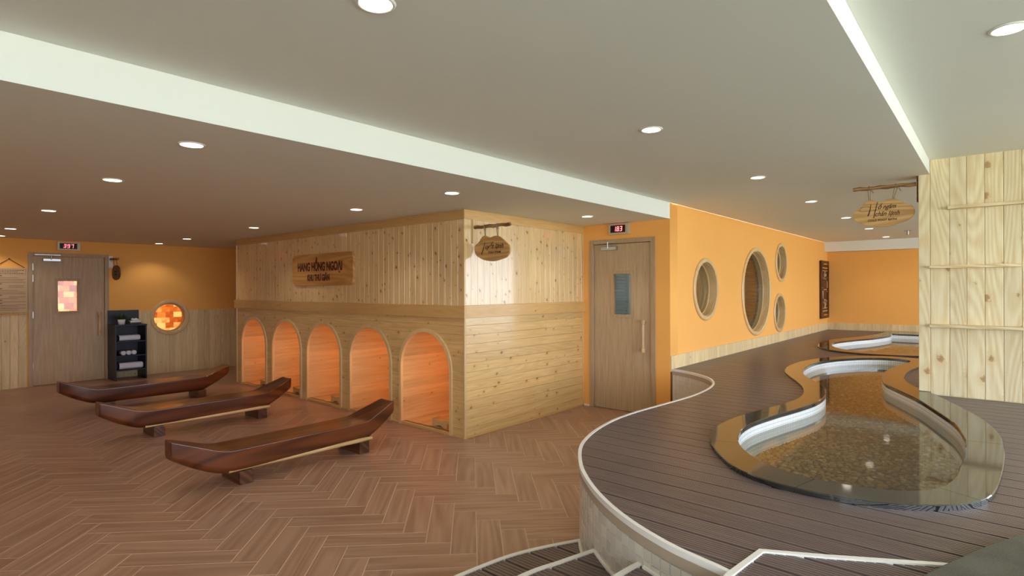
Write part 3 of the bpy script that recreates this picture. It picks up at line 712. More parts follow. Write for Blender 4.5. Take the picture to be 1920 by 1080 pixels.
def make_pool(name, label, O, I, joints, water_z, bed_z, cell):
    cx = sum(p.x for p in I)/len(I); cy = sum(p.y for p in I)/len(I)
    pool = tag(empty(name, (cx, cy, 0)), label, 'foot bath', None)
    pr = band(O, I)[:-1]; n = len(pr)
    cutsx = sorted({min(range(n), key=lambda k: (pr[k][0]-Vector((jx, jy, 0))).length) for jx, jy in joints}); cutsx.append(cutsx[0]+n)
    for a, b in zip(cutsx, cutsx[1:]):
        seg = [pr[k % n] for k in range(a, b+1)]
        d0 = (seg[1][0]-seg[0][0]+seg[1][1]-seg[0][1]); d1 = (seg[-1][0]-seg[-2][0]+seg[-1][1]-seg[-2][1])
        if d0.length: d0 = d0.normalized()*.0012
        if d1.length: d1 = d1.normalized()*.0012
        seg[0] = (seg[0][0]+d0, seg[0][1]+d0); seg[-1] = (seg[-1][0]-d1, seg[-1][1]-d1)
        vs, fs = [], []
        for po, pi in seg:
            e = (pi-po).normalized()*.004
            for p, z in ((po, ZD-.02), (po, ZC-.004), (po+e, ZC), (pi-e, ZC), (pi, ZC-.004), (pi, ZC-.03)): vs.append((p.x, p.y, z))
        q = 6
        for k in range(len(seg)-1):
            for j in range(q): fs.append((k*q+j, k*q+(j+1) % q, (k+1)*q+(j+1) % q, (k+1)*q+j))
        fs.append(tuple(range(q))[::-1]); e_ = (len(seg)-1)*q; fs.append(tuple(e_+j for j in range(q)))
        mb = MB(); mb.add(vs, fs); ob = mb.build('coping_slab', 'granite', pool)
        bm = bmesh.new(); bm.from_mesh(ob.data); bmesh.ops.remove_doubles(bm, verts=bm.verts[:], dist=1e-5); bmesh.ops.recalc_face_normals(bm, faces=bm.faces[:]); bm.to_mesh(ob.data); bm.free()
    # wall with mosaic uv in metres
    me = bpy.data.meshes.new('pool_wall'); vs, fs = [], []; m = len(I); ztop = ZC-.028
    off = [p for p in I]
    for p in off: vs += [(p.x, p.y, bed_z-.01), (p.x, p.y, ztop)]
    for k in range(m):
        l = (k+1) % m; fs.append((2*k, 2*k+1, 2*l+1, 2*l))
    me.from_pydata(vs, [], fs); uv = me.uv_layers.new(name='UVMap'); s = 0
    for k in range(m):
        d = (off[(k+1) % m]-off[k]).length
        for li, (uu, vv) in zip(me.polygons[k].loop_indices, ((s, 0), (s, ztop-bed_z), (s+d, ztop-bed_z), (s+d, 0))): uv.data[li].uv = (uu, vv)
        s += d
    bm = bmesh.new(); bm.from_mesh(me); bmesh.ops.recalc_face_normals(bm, faces=bm.faces[:])
    bm.to_mesh(me); bm.free()
    obj('pool_wall', me, 'mosaic', pool)
    tri = tessellate_polygon([off])
    def sheet(nm, z, mat):
        vs = [(p.x, p.y, z) for p in off]; fs = []
        for t in tri:
            a, b, c = (Vector(vs[i]) for i in t); fs.append(t if (b-a).cross(c-a).z > 0 else (t[0], t[2], t[1]))
        return obj(nm, raw_mesh(nm, vs, fs), mat, pool)
    sheet('pool_bed', bed_z, 'pool_bed'); w = sheet('water', water_z, 'water'); w['label'] = 'clear still water'
    # pebbles
    pts = [(p.x, p.y) for p in off]; x0, x1 = min(p[0] for p in pts), max(p[0] for p in pts); y0, y1 = min(p[1] for p in pts), max(p[1] for p in pts)
    bm0 = bmesh.new(); bmesh.ops.create_icosphere(bm0, subdivisions=1, radius=1); bm0.verts.index_update()
    iv = [v.co.copy() for v in bm0.verts]; iff = [[v.index for v in f.verts] for f in bm0.faces]; bm0.free()
    vs, fs = [], []; x = x0
    while x < x1:
        y = y0
        while y < y1:
            px, py = x+random.uniform(-.4, .4)*cell, y+random.uniform(-.4, .4)*cell
            if inside(pts, px, py):
                r = cell*random.uniform(.42, .68); a = random.uniform(0, 3.14); q = random.uniform(.65, .95); hz = r*random.uniform(.3, .55); n0 = len(vs); ca, sa = math.cos(a), math.sin(a)
                for v in iv: vs.append((px+r*(v.x*ca-v.y*q*sa), py+r*(v.x*sa+v.y*q*ca), bed_z+hz*.4+hz*v.z))
                fs += [tuple(i+n0 for i in f) for f in iff]
            y += cell
        x += cell
    me = raw_mesh('pebbles', vs, fs); me.polygons.foreach_set('use_smooth', [True]*len(fs)); pb = obj('pebbles', me, 'pebble', pool); pb['kind'] = 'stuff'
    return pool
make_pool('foot_bath', 'winding foot bath with polished black coping in front of the pine partition', o1, i1, [(2.765, .68), (3.10, .05), (4.3, -.03), (5.6, .27), (6.9, .705), (8.7, .76), (7.6, 1.79), (5.9, 1.46), (4.3, 1.335), (3.29, 1.29)], .50, .36, .031)
make_pool('foot_bath', 'smaller foot bath with black coping against the far end wall', o3, i3, [(9.05, .77), (9.06, 1.72), (11.11, 2.11), (13.3, 1.7), (13.86, -.45), (10.5, -.45)], .50, .36, .07)

# ------------------------------------------------------------------ raised deck
CURVE = [(6.03, 2.80), (5.99, 2.66), (5.89, 2.477), (5.70, 2.255), (5.46, 2.11), (5.22, 2.035), (4.94, 1.995), (4.62, 1.985), (4.33, 2.005), (4.05, 2.03), (3.763, 2.052), (3.50, 2.05), (3.27, 2.02), (3.07, 1.975), (2.86, 1.905), (2.70, 1.825), (2.55, 1.725), (2.42, 1.625), (2.30, 1.511), (2.193, 1.394), (2.10, 1.273), (2.03, 1.165), (1.978, 1.069), (1.937, .978), (1.902, .886), (1.88, .80), (1.862, .716), (1.845, .656)]
cv = resample(catmull([Vector((a, b, 0)) for a, b in CURVE], 6, closed=False), .03, closed=False)
def offset(path, d):
    out = []
    for k, p in enumerate(path):
        a = path[max(k-1, 0)]; b = path[min(k+1, len(path)-1)]; t = (b-a).normalized(); out.append(p+Vector((-t.y, t.x, 0))*d)
    return out
LEG = [(2.072, .629), (2.173, .445), (2.358, .141)]
far_end = (4.19, -3.19)
inner = offset(cv, .017)
deck_poly = [(p.x, p.y) for p in inner]+[LEG[0], LEG[-1], far_end, (XB-.012, -3.19), (XB-.012, YO-.012), (XW+.02, YO-.012)]
land_poly = [(1.845, .640), LEG[0], LEG[-1], far_end, (-3.18, -3.19), (-3.18, .70)]
def shrink(loop, d):
    a = sum(p.x*q.y-q.x*p.y for p, q in zip(loop, loop[1:]+loop[:1])); sg = 1 if a > 0 else -1; n = len(loop); out = []
    for k in range(n):
        t = (loop[(k+1) % n]-loop[k-1]).normalized(); out.append((loop[k].x-t.y*d*sg, loop[k].y+t.x*d*sg))
    return out
hole1, hole3 = shrink(o1, .012), shrink(o3, .012)
deck = tag(empty('raised_deck', (6, 1, 0)), 'raised deck of grooved grey-brown boards around the foot baths', 'deck')
PITCH, X_0 = .142, 1.919
def board_lines(xa, xb, ribs, depth=.007):
    out = []; w = xb-xa; p = w/ribs; gr = .0046
    for k in range(ribs):
        a, b = xa+k*p, xa+(k+1)*p; ga = gr/2 if k else .0; gb = gr/2 if k < ribs-1 else .0
        out += [(a+ga, 0), (b-gb, 0)]
        if k < ribs-1: out += [(b-gb+.0006, -depth), (b+gr/2-.0006, -depth)]
    return out
DM = frame((0, 0, ZD), -Y3, X3, Z3)
def region_iv(polys_out, holes, v):
    ys = cuts(polys_out, v); I = [(-b, -a) for a, b in reversed(list(zip(ys[::2], ys[1::2])))]
    for h in holes:
        hs = cuts(h, v)
        for a, b in zip(hs[::2], hs[1::2]):
            a_, b_ = -b, -a; J = []
            for lo, hi in I:
                if b_ <= lo or a_ >= hi: J.append((lo, hi)); continue
                if lo < a_: J.append((lo, a_))
                if b_ < hi: J.append((b_, hi))
            I = J
    return [q for q in I if q[1]-q[0] > .002]
def deck_region(polys_out, holes, x_from, x_to, par, ribs, off=0., z=ZD, name='deck_board', gap=.014):
    T = frame((0, 0, z), -Y3, X3, Z3); k = math.floor((x_from-X_0-off)/PITCH)
    while True:
        xa = X_0+off+k*PITCH+gap/2; xb = xa+PITCH-gap; k += 1
        if xa > x_to: break
        iv = lambda v: region_iv(polys_out, holes, v)
        vs, fs = strips(board_lines(xa, xb, ribs), iv, -.022)
        for v_, f_ in (islands(vs, fs) if fs else []): obj(name, raw_mesh(name, v_, f_), 'deck', par, T)
pill = [(XW+.004, YP-.004), (XW+.216, YP-.004), (XW+.216, -1.6), (XW+.004, -1.6)]
deck_region(deck_poly, [hole1, hole3, pill], 1.85, XB, deck, 8)
landing = tag(empty('stair_landing', (0, -1, ZD)), 'grooved board landing edged with white trim at the top of the steps', 'landing')
deck_region(land_poly, [], -3.18, 4.2, landing, 8, off=.06)
def flat_poly(name, poly, z0, z1, mat, par):
    P_ = [Vector((a, b, 0)) for a, b in poly]; tri = tessellate_polygon([P_]); n = len(P_)
    ar = sum(p.x*q.y-q.x*p.y for p, q in zip(P_, P_[1:]+P_[:1])); vs = [(p.x, p.y, z1) for p in P_]+[(p.x, p.y, z0) for p in P_]; fs = []
    for t in tri:
        a, b, c = (P_[i] for i in t); fs.append(t if (b-a).cross(c-a).z > 0 else (t[0], t[2], t[1]))
    for k in range(n):
        l = (k+1) % n; fs.append((k, n+k, n+l, l) if ar > 0 else (l, n+l, n+k, k))
    return obj(name, raw_mesh(name, vs, fs), mat, par)
# underlay: a thin dark sheet below the boards, open over the pools
vs, fs = strips([(1.85+.03*k, 0) for k in range(int((XB-1.86)/.03))], lambda v: region_iv(deck_poly, [hole1, hole3, pill], v), -.012)
obj('deck_underlay', raw_mesh('deck_underlay', vs, fs), 'deck_base', deck, frame((0, 0, ZD-.06), -Y3, X3, Z3))
flat_poly('landing_base', land_poly, 0.0, ZD-.025, 'deck_base', landing)
def ribbon(name, path, d0, d1, z0, z1, mat, par, step=1):
    """bar of rectangular section following a path between two sideways offsets"""
    A, B = offset(path, d0), offset(path, d1); vs, fs = [], []
    for a, b in zip(A, B): vs += [(a.x, a.y, z0), (a.x, a.y, z1), (b.x, b.y, z1), (b.x, b.y, z0)]
    for k in range(len(path)-1):
        for j in range(4): fs.append((4*k+j, 4*k+(j+1) % 4, 4*k+4+(j+1) % 4, 4*k+4+j))
    fs.append((3, 2, 1, 0)); e = 4*(len(path)-1); fs.append((e, e+1, e+2, e+3))
    mb = MB(); mb.add(vs, fs); return mb.build(name, mat, par)
ribbon('edge_trim', cv, -.003, .016, ZD-.02, ZD+.004, 'white_trim', deck)
ribbon('fascia_strip', cv, .0, .02, ZD-.062, ZD-.02, 'fascia', deck)
ribbon('riser_core', cv, .008, .06, 0.0, ZD-.02, 'grout', deck)
# glazed tiles on the curved riser
tw, th_ = .05, .0495
cr_path = resample(catmull([Vector((a, b, 0)) for a, b in CURVE], 8, closed=False), tw, closed=False)
td = MB(); td.bbox(-tw/2+.0018, tw/2-.0018, 0, .006, .0018, th_-.0018, .0012); tmesh = None
def riser_tile_verts():
    m = MB(); c = .0015; x0, x1, z0, z1 = -tw/2+.0016, tw/2-.0016, .0016, th_-.0016
    m.add([(x0, .007, z0), (x1, .007, z0), (x1, .007, z1), (x0, .007, z1), (x0+c, 0, z0+c), (x1-c, 0, z0+c), (x1-c, 0, z1-c), (x0+c, 0, z1-c)],
          [(4, 5, 6, 7), (0, 1, 5, 4), (1, 2, 6, 5), (2, 3, 7, 6), (3, 0, 4, 7)]); return m
rt = riser_tile_verts(); rtm = rt.mesh('riser_tile'); rtm.materials.append(M['tile'])
slots = []
for k in range(len(cr_path)-1):
    a, b = cr_path[k], cr_path[k+1]; c = (a+b)/2; t = (b-a).normalized(); nrm = Vector((-t.y, t.x, 0))    # into the deck
    for j in range(11):
        z = ZD-.064-(j+1)*th_
        if z < -.02: continue
        stag = 0
        slots.append((c.length, frame(c+nrm*.003+Z3*z, t, nrm, Z3)))
slots.sort(key=lambda s: s[0])
for d_, T in slots[:300]: obj('riser_tile', rtm, None, deck, T)
mb = MB()
for d_, T in slots[300:]: mb.add([T @ Vector(v) for v in rt.v], rt.f)
o = mb.build('distant_riser_tiles', 'tile', deck); o['kind'] = 'stuff'
# trim lines on the deck
ribbon('landing_trim', [Vector((a, b, 0)) for a, b in [(1.826, .657)]+LEG+[far_end]], -.011, .011, ZD-.02, ZD+.0062, 'white_trim', landing)
ribbon('landing_nosing', [Vector((-3.18, .71, 0)), Vector((1.845, .655, 0))], -.012, .012, ZD-.03, ZD+.005, 'white_trim', landing)
# steps
NOS = {1: [(-1.4, 2.03), (.6, 2.03), (1.3, 2.0), (1.825, 1.932), (2.126, 1.879), (2.332, 1.80), (2.525, 1.70)],
       2: [(-1.4, 1.62), (.6, 1.61), (1.3, 1.58), (1.813, 1.527), (2.024, 1.472), (2.235, 1.413)],
       3: [(-1.4, 1.14), (.6, 1.13), (1.3, 1.11), (1.823, 1.081), (2.045, 1.05)]}
SL = {1: 'lowest curved step of grooved boards with white nosing, on the brown floor', 2: 'middle step of grooved boards with white nosing, below the tiled deck edge', 3: 'highest step of grooved boards with white nosing, just below the landing'}
for k in (1, 2, 3):
    z = .141*k; st = tag(empty('deck_step', (.5, NOS[k][3][1], 0)), SL[k], 'step', 'steps up to the deck')
    nose = catmull([Vector((a, b, 0)) for a, b in NOS[k]], 6, closed=False)
    back = NOS[k+1] if k < 3 else [(-1.4, .70), (1.845, .655)]
    sub_cv = [p for p in cv if p.x < 2.7 and back[-1][1]-.02 < p.y < NOS[k][-1][1]+.0]
    poly = [(p.x, p.y) for p in offset(nose, .012 if False else -.02)]+[(p.x-.004, p.y+.002) for p in sub_cv]+[(a, b+.0) for a, b in reversed(back)]
    deck_region(poly, [], -1.4, 2.6, st, 6, off=.03, z=z, name='tread_board')
    flat_poly('step_base', poly, 0.0, z-.024, 'deck_base', st)
    ribbon('nosing', nose, -.022, .002, z-.028, z+.005, 'white_trim', st)
    if len(sub_cv) > 2: ribbon('skirting_trim', sub_cv, -.008, .004, z-.002, z+.009, 'white_trim', st)

# honed stone ledge beside the landing
SP = [(1.9, .24), (2.147, .177), (2.242, .147), (2.403, .085), (2.584, .011), (2.758, -.075), (2.95, -.20), (3.1, -.38), (3.12, -.62), (2.95, -.85), (2.6, -1.0), (2.1, -1.02), (1.6, -.95), (1.25, -.75), (1.15, -.45), (1.25, -.1), (1.5, .15)]
st_ = [(p.x, p.y) for p in catmull([Vector((a, b, 0)) for a, b in SP], 5)]
o = obj('stone_ledge', plate([st_], .034, frame((0, 0, .60), X3, Y3, Z3), .006), 'honed')
tag(o, 'honed dark grey stone slab lying on the landing beside the steps', 'stone slab')

# ------------------------------------------------------------------ pine cabin with arches
cabin = tag(empty('infrared_cabin', (XC+1, 6.6, 0)), 'knotty pine cabin with five arched openings glowing orange', 'cabin')
CY1 = 9.195
ARCH = [4.606, 5.602, 6.616, 7.594, 8.600]; AW = .395; AZ = .645; PF = .03
def arch_half(z):
    if z < PF: return 0
    if z <= AZ: return AW
    d = z-AZ; return math.sqrt(AW*AW-d*d) if d < AW else 0
HM = frame((XC, 0, 0), -Y3, Z3, -X3)        # horizontal boards on the arch side: u = -y, v = z
HB = .0935; z = 0.0
while z < 1.199:
    hb = min(HB, 1.2-z)
    if z >= AZ+AW:
        ys = [YC, 6.1+random.uniform(-.5, .5), CY1]
        for a, b in zip(ys, ys[1:]): plank('cladding_board', 'pine_low', cabin, HM, -b, z, b-a, hb)
    else:
        nd = max(2, int(hb/.008)); lines = [(z, -.004), (z+.004, 0)]+[(z+.004+(hb-.008)*k/nd, 0) for k in range(1, nd+1)]+[(z+hb, -.004)]
        for k in range(6):
            lo = YC if k == 0 else ARCH[k-1]; hi = CY1 if k == 5 else ARCH[k]
            def iv(v, k=k, lo=lo, hi=hi):
                h_ = arch_half(min(max(v, PF+.001), 2)); a = lo+(h_ if k else 0); b = hi-(h_ if k < 5 else 0)
                return [(-b, -a)] if b-a > .002 else []
            vs, fs = strips(lines, iv, -.02)
            if fs: obj('cladding_board', raw_mesh('cladding_board', vs, fs), 'pine_low', cabin, HM)
    z += HB
VM = up_mx(XC); y = YC; vw = .0945
while y < CY1-.01:
    w_ = min(vw, CY1-y); plank('upright_board', 'pine', cabin, VM, 1.31, y, .89, w_); y += vw
VM2 = up_my(YC); x = XC
while x < XW-.01:
    w_ = min(vw, XW-x); plank('upright_board', 'pine', cabin, VM2, 1.31, -x-w_, .89, w_); x += vw
HM2 = frame((0, YC, 0), X3, Z3, -Y3); z = 0.
while z < 1.199:
    hb = min(HB, 1.2-z); xs = [XC, XC+random.uniform(.5, 1.6), XW]
    if random.random() < .5: xs = [XC, XW]
    for a, b in zip(xs, xs[1:]): plank('cladding_board', 'pine_low', cabin, HM2, a, z, b-a, hb)
    z += HB
bx('cabin_core', 'pine_z', cabin, XC+.03, XW, YC+.03, CY1-.03, 1.22, ZL)
bx('cabin_end', 'pine_z', cabin, XC+.02, XW, CY1-.02, CY1, 0, ZL); bx('cabin_side_core', 'pine_z', cabin, XC+.03, XW, YC+.016, YC+.03, 0, 1.22)
bx('cabin_rear', 'pine_z', cabin, XW-.03, XW, YC+.03, CY1-.02, 0, 1.22)
# trims
bx('waist_band', 'pine_y', cabin, XC-.034, XC, YC-.034, CY1+.024, 1.2, 1.327, .003); bx('waist_band', 'pine_x', cabin, XC-.0335, XW+.001, YC-.0335, YC, 1.2, 1.327, .003)
bx('head_band', 'pine_y', cabin, XC-.016, XC, YC-.016, CY1+.016, 2.19, ZL, .002); bx('head_band', 'pine_x', cabin, XC-.0155, XW, YC-.0155, YC, 2.19, ZL, .002)
for z0, z1 in ((0, 1.2), (1.327, 2.19)):
    bx('corner_bead', 'pine_z', cabin, XC-.012, XC+.008, YC-.012, YC+.008, z0, z1, .003); bx('corner_bead', 'pine_z', cabin, XC-.012, XC+.01, CY1-.016, CY1+.004, z0, z1, .003); bx('corner_bead', 'pine_z', cabin, XW-.02, XW-.001, YC-.012, YC, z0, z1, .003)
bx('floor_bead', 'pine_x', cabin, XC, XW, YC-.012, YC, 0, .016, .003)
es = [YC]+[v for a in ARCH for v in (a-AW-.03, a+AW+.03)]+[CY1]
for a, b in zip(es[::2], es[1::2]): bx('floor_bead', 'pine_y', cabin, XC-.012, XC, a, b, 0, .016, .003)
# arches and tunnels
vw2 = .0945
for i, yc in enumerate(ARCH):
    # frame around the arch
    pts_o, pts_i = [], []
    for k in range(33):
        a = math.pi*k/32; pts_o.append((yc+(AW+.034)*math.cos(a), AZ+(AW+.034)*math.sin(a))); pts_i.append((yc+(AW-.004)*math.cos(a), AZ+(AW-.004)*math.sin(a)))
    pts_o = [(yc+AW+.034, 0)]+pts_o+[(yc-AW-.034, 0)]; pts_i = [(yc+AW-.004, 0)]+pts_i+[(yc-AW+.004, 0)]
    vs, fs = [], []
    for (oy, oz), (iy, iz) in zip(pts_o, pts_i): vs += [(XC+.02, oy, oz), (XC-.014, oy, oz), (XC-.014, iy, iz), (XC+.02, iy, iz)]
    for k in range(len(pts_o)-1):
        for j in range(4): fs.append((4*k+j, 4*k+4+j, 4*k+4+(j+1) % 4, 4*k+(j+1) % 4))
    fs.append((0, 1, 2, 3)); MB().add(vs, fs).build('arch_frame', 'pine_z', cabin)
    bx('sill_board', 'pine_y', cabin, XC-.010, XC+.05, yc-AW, yc+AW, 0, PF, .003)
    # tunnel lining: boards run along x
    depth = 1.98; T0 = XC+.02
    def lining(p, q, out):
        """one board between section points p, q (y, z); out: outward normal sense"""
        P_, Q_ = Vector((0, p[0], p[1])), Vector((0, q[0], q[1])); ev = (Q_-P_).normalized(); et = X3.cross(ev)
        me_w = (Q_-P_).length; T = frame(Vector((T0, p[0], p[1])), X3, ev, et)
        plank('lining_board', 'pine_pod', cabin, T, 0, 0, depth, me_w, .014, .0014)
    sec = []
    nz_ = 7
    for k in range(nz_+1): sec.append((yc-AW, PF+(AZ-PF)*k/nz_))
    for k in range(1, 13): a = math.pi-math.pi*k/13; sec.append((yc+AW*math.cos(a), AZ+AW*math.sin(a)))
    for k in range(nz_+1): sec.append((yc+AW, AZ-(AZ-PF)*k/nz_))
    # seen from inside the surface normal points inward
    sec = sec[::-1]
    for p, q in zip(sec, sec[1:]): lining(p, q, 1)
    for k in range(8): lining((yc-AW+k*.09875, PF), (yc-AW+(k+1)*.09875, PF), 1)
    bx('tunnel_end', 'pine_pod', cabin, XC+1.99, XC+2.0, yc-AW, yc+AW, PF, AZ+AW)
    h = MB(); h.bbox(XC+.45, XC+.70, yc-AW+.02, yc-AW+.035, .35, .85, .004); hh = h.build('infrared_heater', 'ir_heater', cabin); hh['label'] = 'orange glowing infrared heater panel'
    # headrest block with a scooped underside
    hx0, hx1, hy0, hy1 = XC+.06, XC+.17, yc-.32, yc-.07
    if i == 0: hy0, hy1 = 4.335, 4.56
    else: hy0, hy1 = yc-.30, yc-.075
    pr_ = []; z0 = PF+.001; n_s = 10; wy = hy1-hy0
    prof = [(hy0, z0)]+[(hy0+.045+(wy-.09)*k/n_s, z0+.022*math.sin(math.pi*k/n_s)) for k in range(n_s+1)]+[(hy1, z0), (hy1, z0+.085), (hy0+wy*.62, z0+.074), (hy0+wy*.38, z0+.074), (hy0, z0+.085)]
    P_ = plate([[(-a, b) for a, b in prof]], hx1-hx0, frame((hx0, 0, 0), -Y3, Z3, -X3), .003)
    nm = ['beside the cabin corner', 'second from the cabin corner', 'in the middle arch', 'second from the far end of the cabin', 'at the far end of the cabin'][i]
    tag(centred('wooden_headrest', P_, 'pine_y'), 'small pine headrest block inside the arch '+nm, 'headrest', 'headrest blocks in the arches')

# big sign on the cabin
sg = tag(empty('wall_sign', (XC, 6.62, 1.54)), 'rounded rectangular oiled wood sign lettered in dark red above the arches', 'sign')
FX = face_mx(XC-.034)
centred('sign_board', plate([rrect(-7.356, -5.887, 1.54, 1.957, .085)], .034, FX, .004), 'big_sign', sg)
def ftx(x, y, z): return face_mx(x) @ Matrix.Translation((-y, z, 0))
text('lettering', 'HANG HỒNG NGOẠI', .155, ftx(XC-.0355, 6.66, 1.735), 'letters_red', sg, sx=.72, bold=.006)
text('lettering', 'KHU THƯ GIÃN', .115, ftx(XC-.0355, 6.68, 1.605), 'letters_red', sg, sx=.66, bold=.004)

# ------------------------------------------------------------------ hanging signs
def hang_sign(name, label, pts, org, sc, M4, board_mat, pole, strokes, texts, bracket, shearfix):
    """outline points and strokes in drawing units; org: drawing origin; sc: metres per unit (x, y); M4: plane of the sign"""
    sg = tag(empty(name, pole[0]), label, 'sign')
    def L2(p): return ((p[0]-org[0])*sc[0], -(p[1]+shearfix*(p[0]-org[0])-org[1])*sc[1])
    ol = [(v.x, v.y) for v in catmull([Vector((*L2(p), 0)) for p in pts], 4)]
    centred('sign_board', plate([ol], .02, M4, .003), board_mat, sg)
    for st, r in strokes:
        pp = catmull([Vector((*L2(p), 0)) for p in st], 5, closed=False); n = len(pp)
        vs, fs = [], []
        for k, p in enumerate(pp):
            t = (pp[min(k+1, n-1)]-pp[max(k-1, 0)]).normalized(); w = r[0]+(r[1]-r[0])*k/(n-1); q = Vector((-t.y, t.x, 0))*w
            for s_ in (-1, 1):
                for zz in (0, .0016): vs.append(M4 @ Vector((p.x+s_*q.x, p.y+s_*q.y, zz)))
        for k in range(n-1): a = 4*k; b = a+4; fs += [(a+1, a+3, b+3, b+1), (a, a+1, b+1, b), (a+2, b+2, b+3, a+3)]
        m = MB(); m.add(vs, fs); m.build('lettering', 'letters', sg)
    for body, at, size, sx, sh, bold in texts:
        x_, y_ = L2(at); text('lettering', body, size, M4 @ Matrix.Translation((x_, y_, 0)), 'letters', sg, sx=sx, shear=sh, bold=bold, align='LEFT', depth=.0012)
    m = MB(); n = 9; a, b = Vector(pole[0]), Vector(pole[1])
    m.tube([a.lerp(b, k/n)+Vector((0, 0, .004*math.sin(k*2.1))) for k in range(n+1)], [pole[2]*(1+.12*math.sin(k*1.7)) for k in range(n+1)], 10); pl = m.build('pole', 'branch', sg)
    for f_, (px, py) in pole[3]:
        x_, y_ = L2((px, py)); bot = M4 @ Vector((x_, y_, -.01)); top = a.lerp(b, f_)
        for s_ in (-.012, .012):
            m = MB(); off = (b-a).normalized()*s_
            m.tube([top+off, (top+bot)/2+off*.6, bot+off*.3], .0035, 6); m.build('rope', 'rope', sg)
        m = MB(); m.tube([top+Vector((pole[2]*1.1*math.cos(t_), 0, pole[2]*1.1*math.sin(t_)))+(b-a).normalized()*.004*math.sin(3*t_) for t_ in [2*math.pi*k/14 for k in range(14)]], .004, 6, closed=True); m.build('rope_knot', 'rope', sg)
        m = MB(); d_ = (b-a).normalized(); m.tube([top+Vector((-pole[2], 0, 0)), top+d_*.02+Vector((-pole[2]-.01, 0, -.02)), top+d_*.035+Vector((-pole[2]-.01, 0, -.05))], .003, 6); m.build('rope_tail', 'rope', sg)
    bx('bracket', bracket[6], sg, *bracket[:6], .002)
    return sg
SA = [(125, 560), (150, 470), (250, 380), (360, 290), (460, 190), (560, 145), (660, 145), (770, 170), (900, 155), (1010, 110), (1150, 95), (1270, 110), (1370, 150), (1450, 200), (1560, 220), (1640, 260), (1690, 340), (1690, 420), (1640, 510), (1540, 580), (1430, 630), (1330, 660), (1200, 710), (1050, 755), (850, 780), (650, 775), (500, 760), (370, 730), (250, 690), (170, 650)]
hang_sign('hanging_sign', 'cloud shaped wooden sign reading COLD FOOT BATH, hung beside the pine partition', SA, (125, 560), (.475/1575, .300/685*.86), frame((6.07, 1.012, 2.155), -Y3, Z3, -X3), 'sign_wood_y',
          ((6.08, 1.012, 2.409), (6.08, .53, 2.407), .017, ((.27, (560, 190)), (.70, (1150, 130)))),
          [([(600, 235), (570, 400), (520, 530)], (.0022, .0055)), ([(770, 180), (710, 400), (670, 575)], (.003, .0035)), ([(575, 300), (440, 290), (320, 360), (310, 420), (450, 420), (620, 395), (760, 365)], (.0012, .0014))],
          [('ồ ngâm', (765, 355), .058, .80, .45, .0008), ('chân lạnh', (690, 530), .060, .80, .45, .0008), ('COLD FOOT BATH', (515, 668), .026, 1.0, 0, .0008)],
          (6.05, 6.11, YP-.002, YP+.014, 2.245, 2.47, 'sign_dark'), .095)
SB = [(195, 690), (215, 620), (290, 560), (340, 480), (400, 450), (490, 480), (580, 450), (660, 455), (740, 510), (780, 545), (840, 600), (855, 660), (840, 740), (790, 800), (700, 840), (600, 875), (500, 885), (370, 870), (260, 820), (215, 770)]
hang_sign('hanging_sign', 'cloud shaped wooden sign reading COLD STEAM, hung on the cabin corner', SB, (195, 690), (.476/660, .250/435), frame((4.03, 3.985, 1.895), -Y3, Z3, -X3), 'sign_wood_y',
          ((4.04, 4.0, 2.112), (4.04, 3.51, 2.112), .017, ((.32, (400, 455)), (.66, (630, 455)))),
          [([(405, 560), (380, 660), (340, 780)], (.003, .006)), ([(565, 552), (430, 580), (330, 590), (285, 575), (310, 560), (370, 560)], (.0012, .0016))],
          [('uyết lạnh', (400, 680), .068, .92, .45, .001), ('COLD STEAM', (465, 755), .029, .95, 0, .001)],
          (4.01, 4.07, 3.984, 4.0, 1.95, 2.19, 'pine_z'), .1)
SCC = [(195, 690), (240, 560), (340, 480), (520, 450), (700, 480), (820, 560), (855, 680), (820, 790), (700, 870), (520, 890), (340, 860), (230, 790)]
hang_sign('hanging_sign', 'small dark wooden sign hung on the orange wall beside the hot room door', SCC, (195, 690), (.43/660, .245/440), frame((2.72, 11.22, 1.765), -Y3, Z3, -X3), 'sign_dark',
          ((2.72, YL, 2.005), (2.72, 10.85, 2.0), .017, ((.3, (400, 470)), (.72, (640, 470)))), [([(400, 640), (640, 640)], (.012, .012)), ([(400, 725), (640, 725)], (.012, .012))], [],
          (2.69, 2.75, YL-.014, YL, 1.86, 2.06, 'white_trim'), .0)

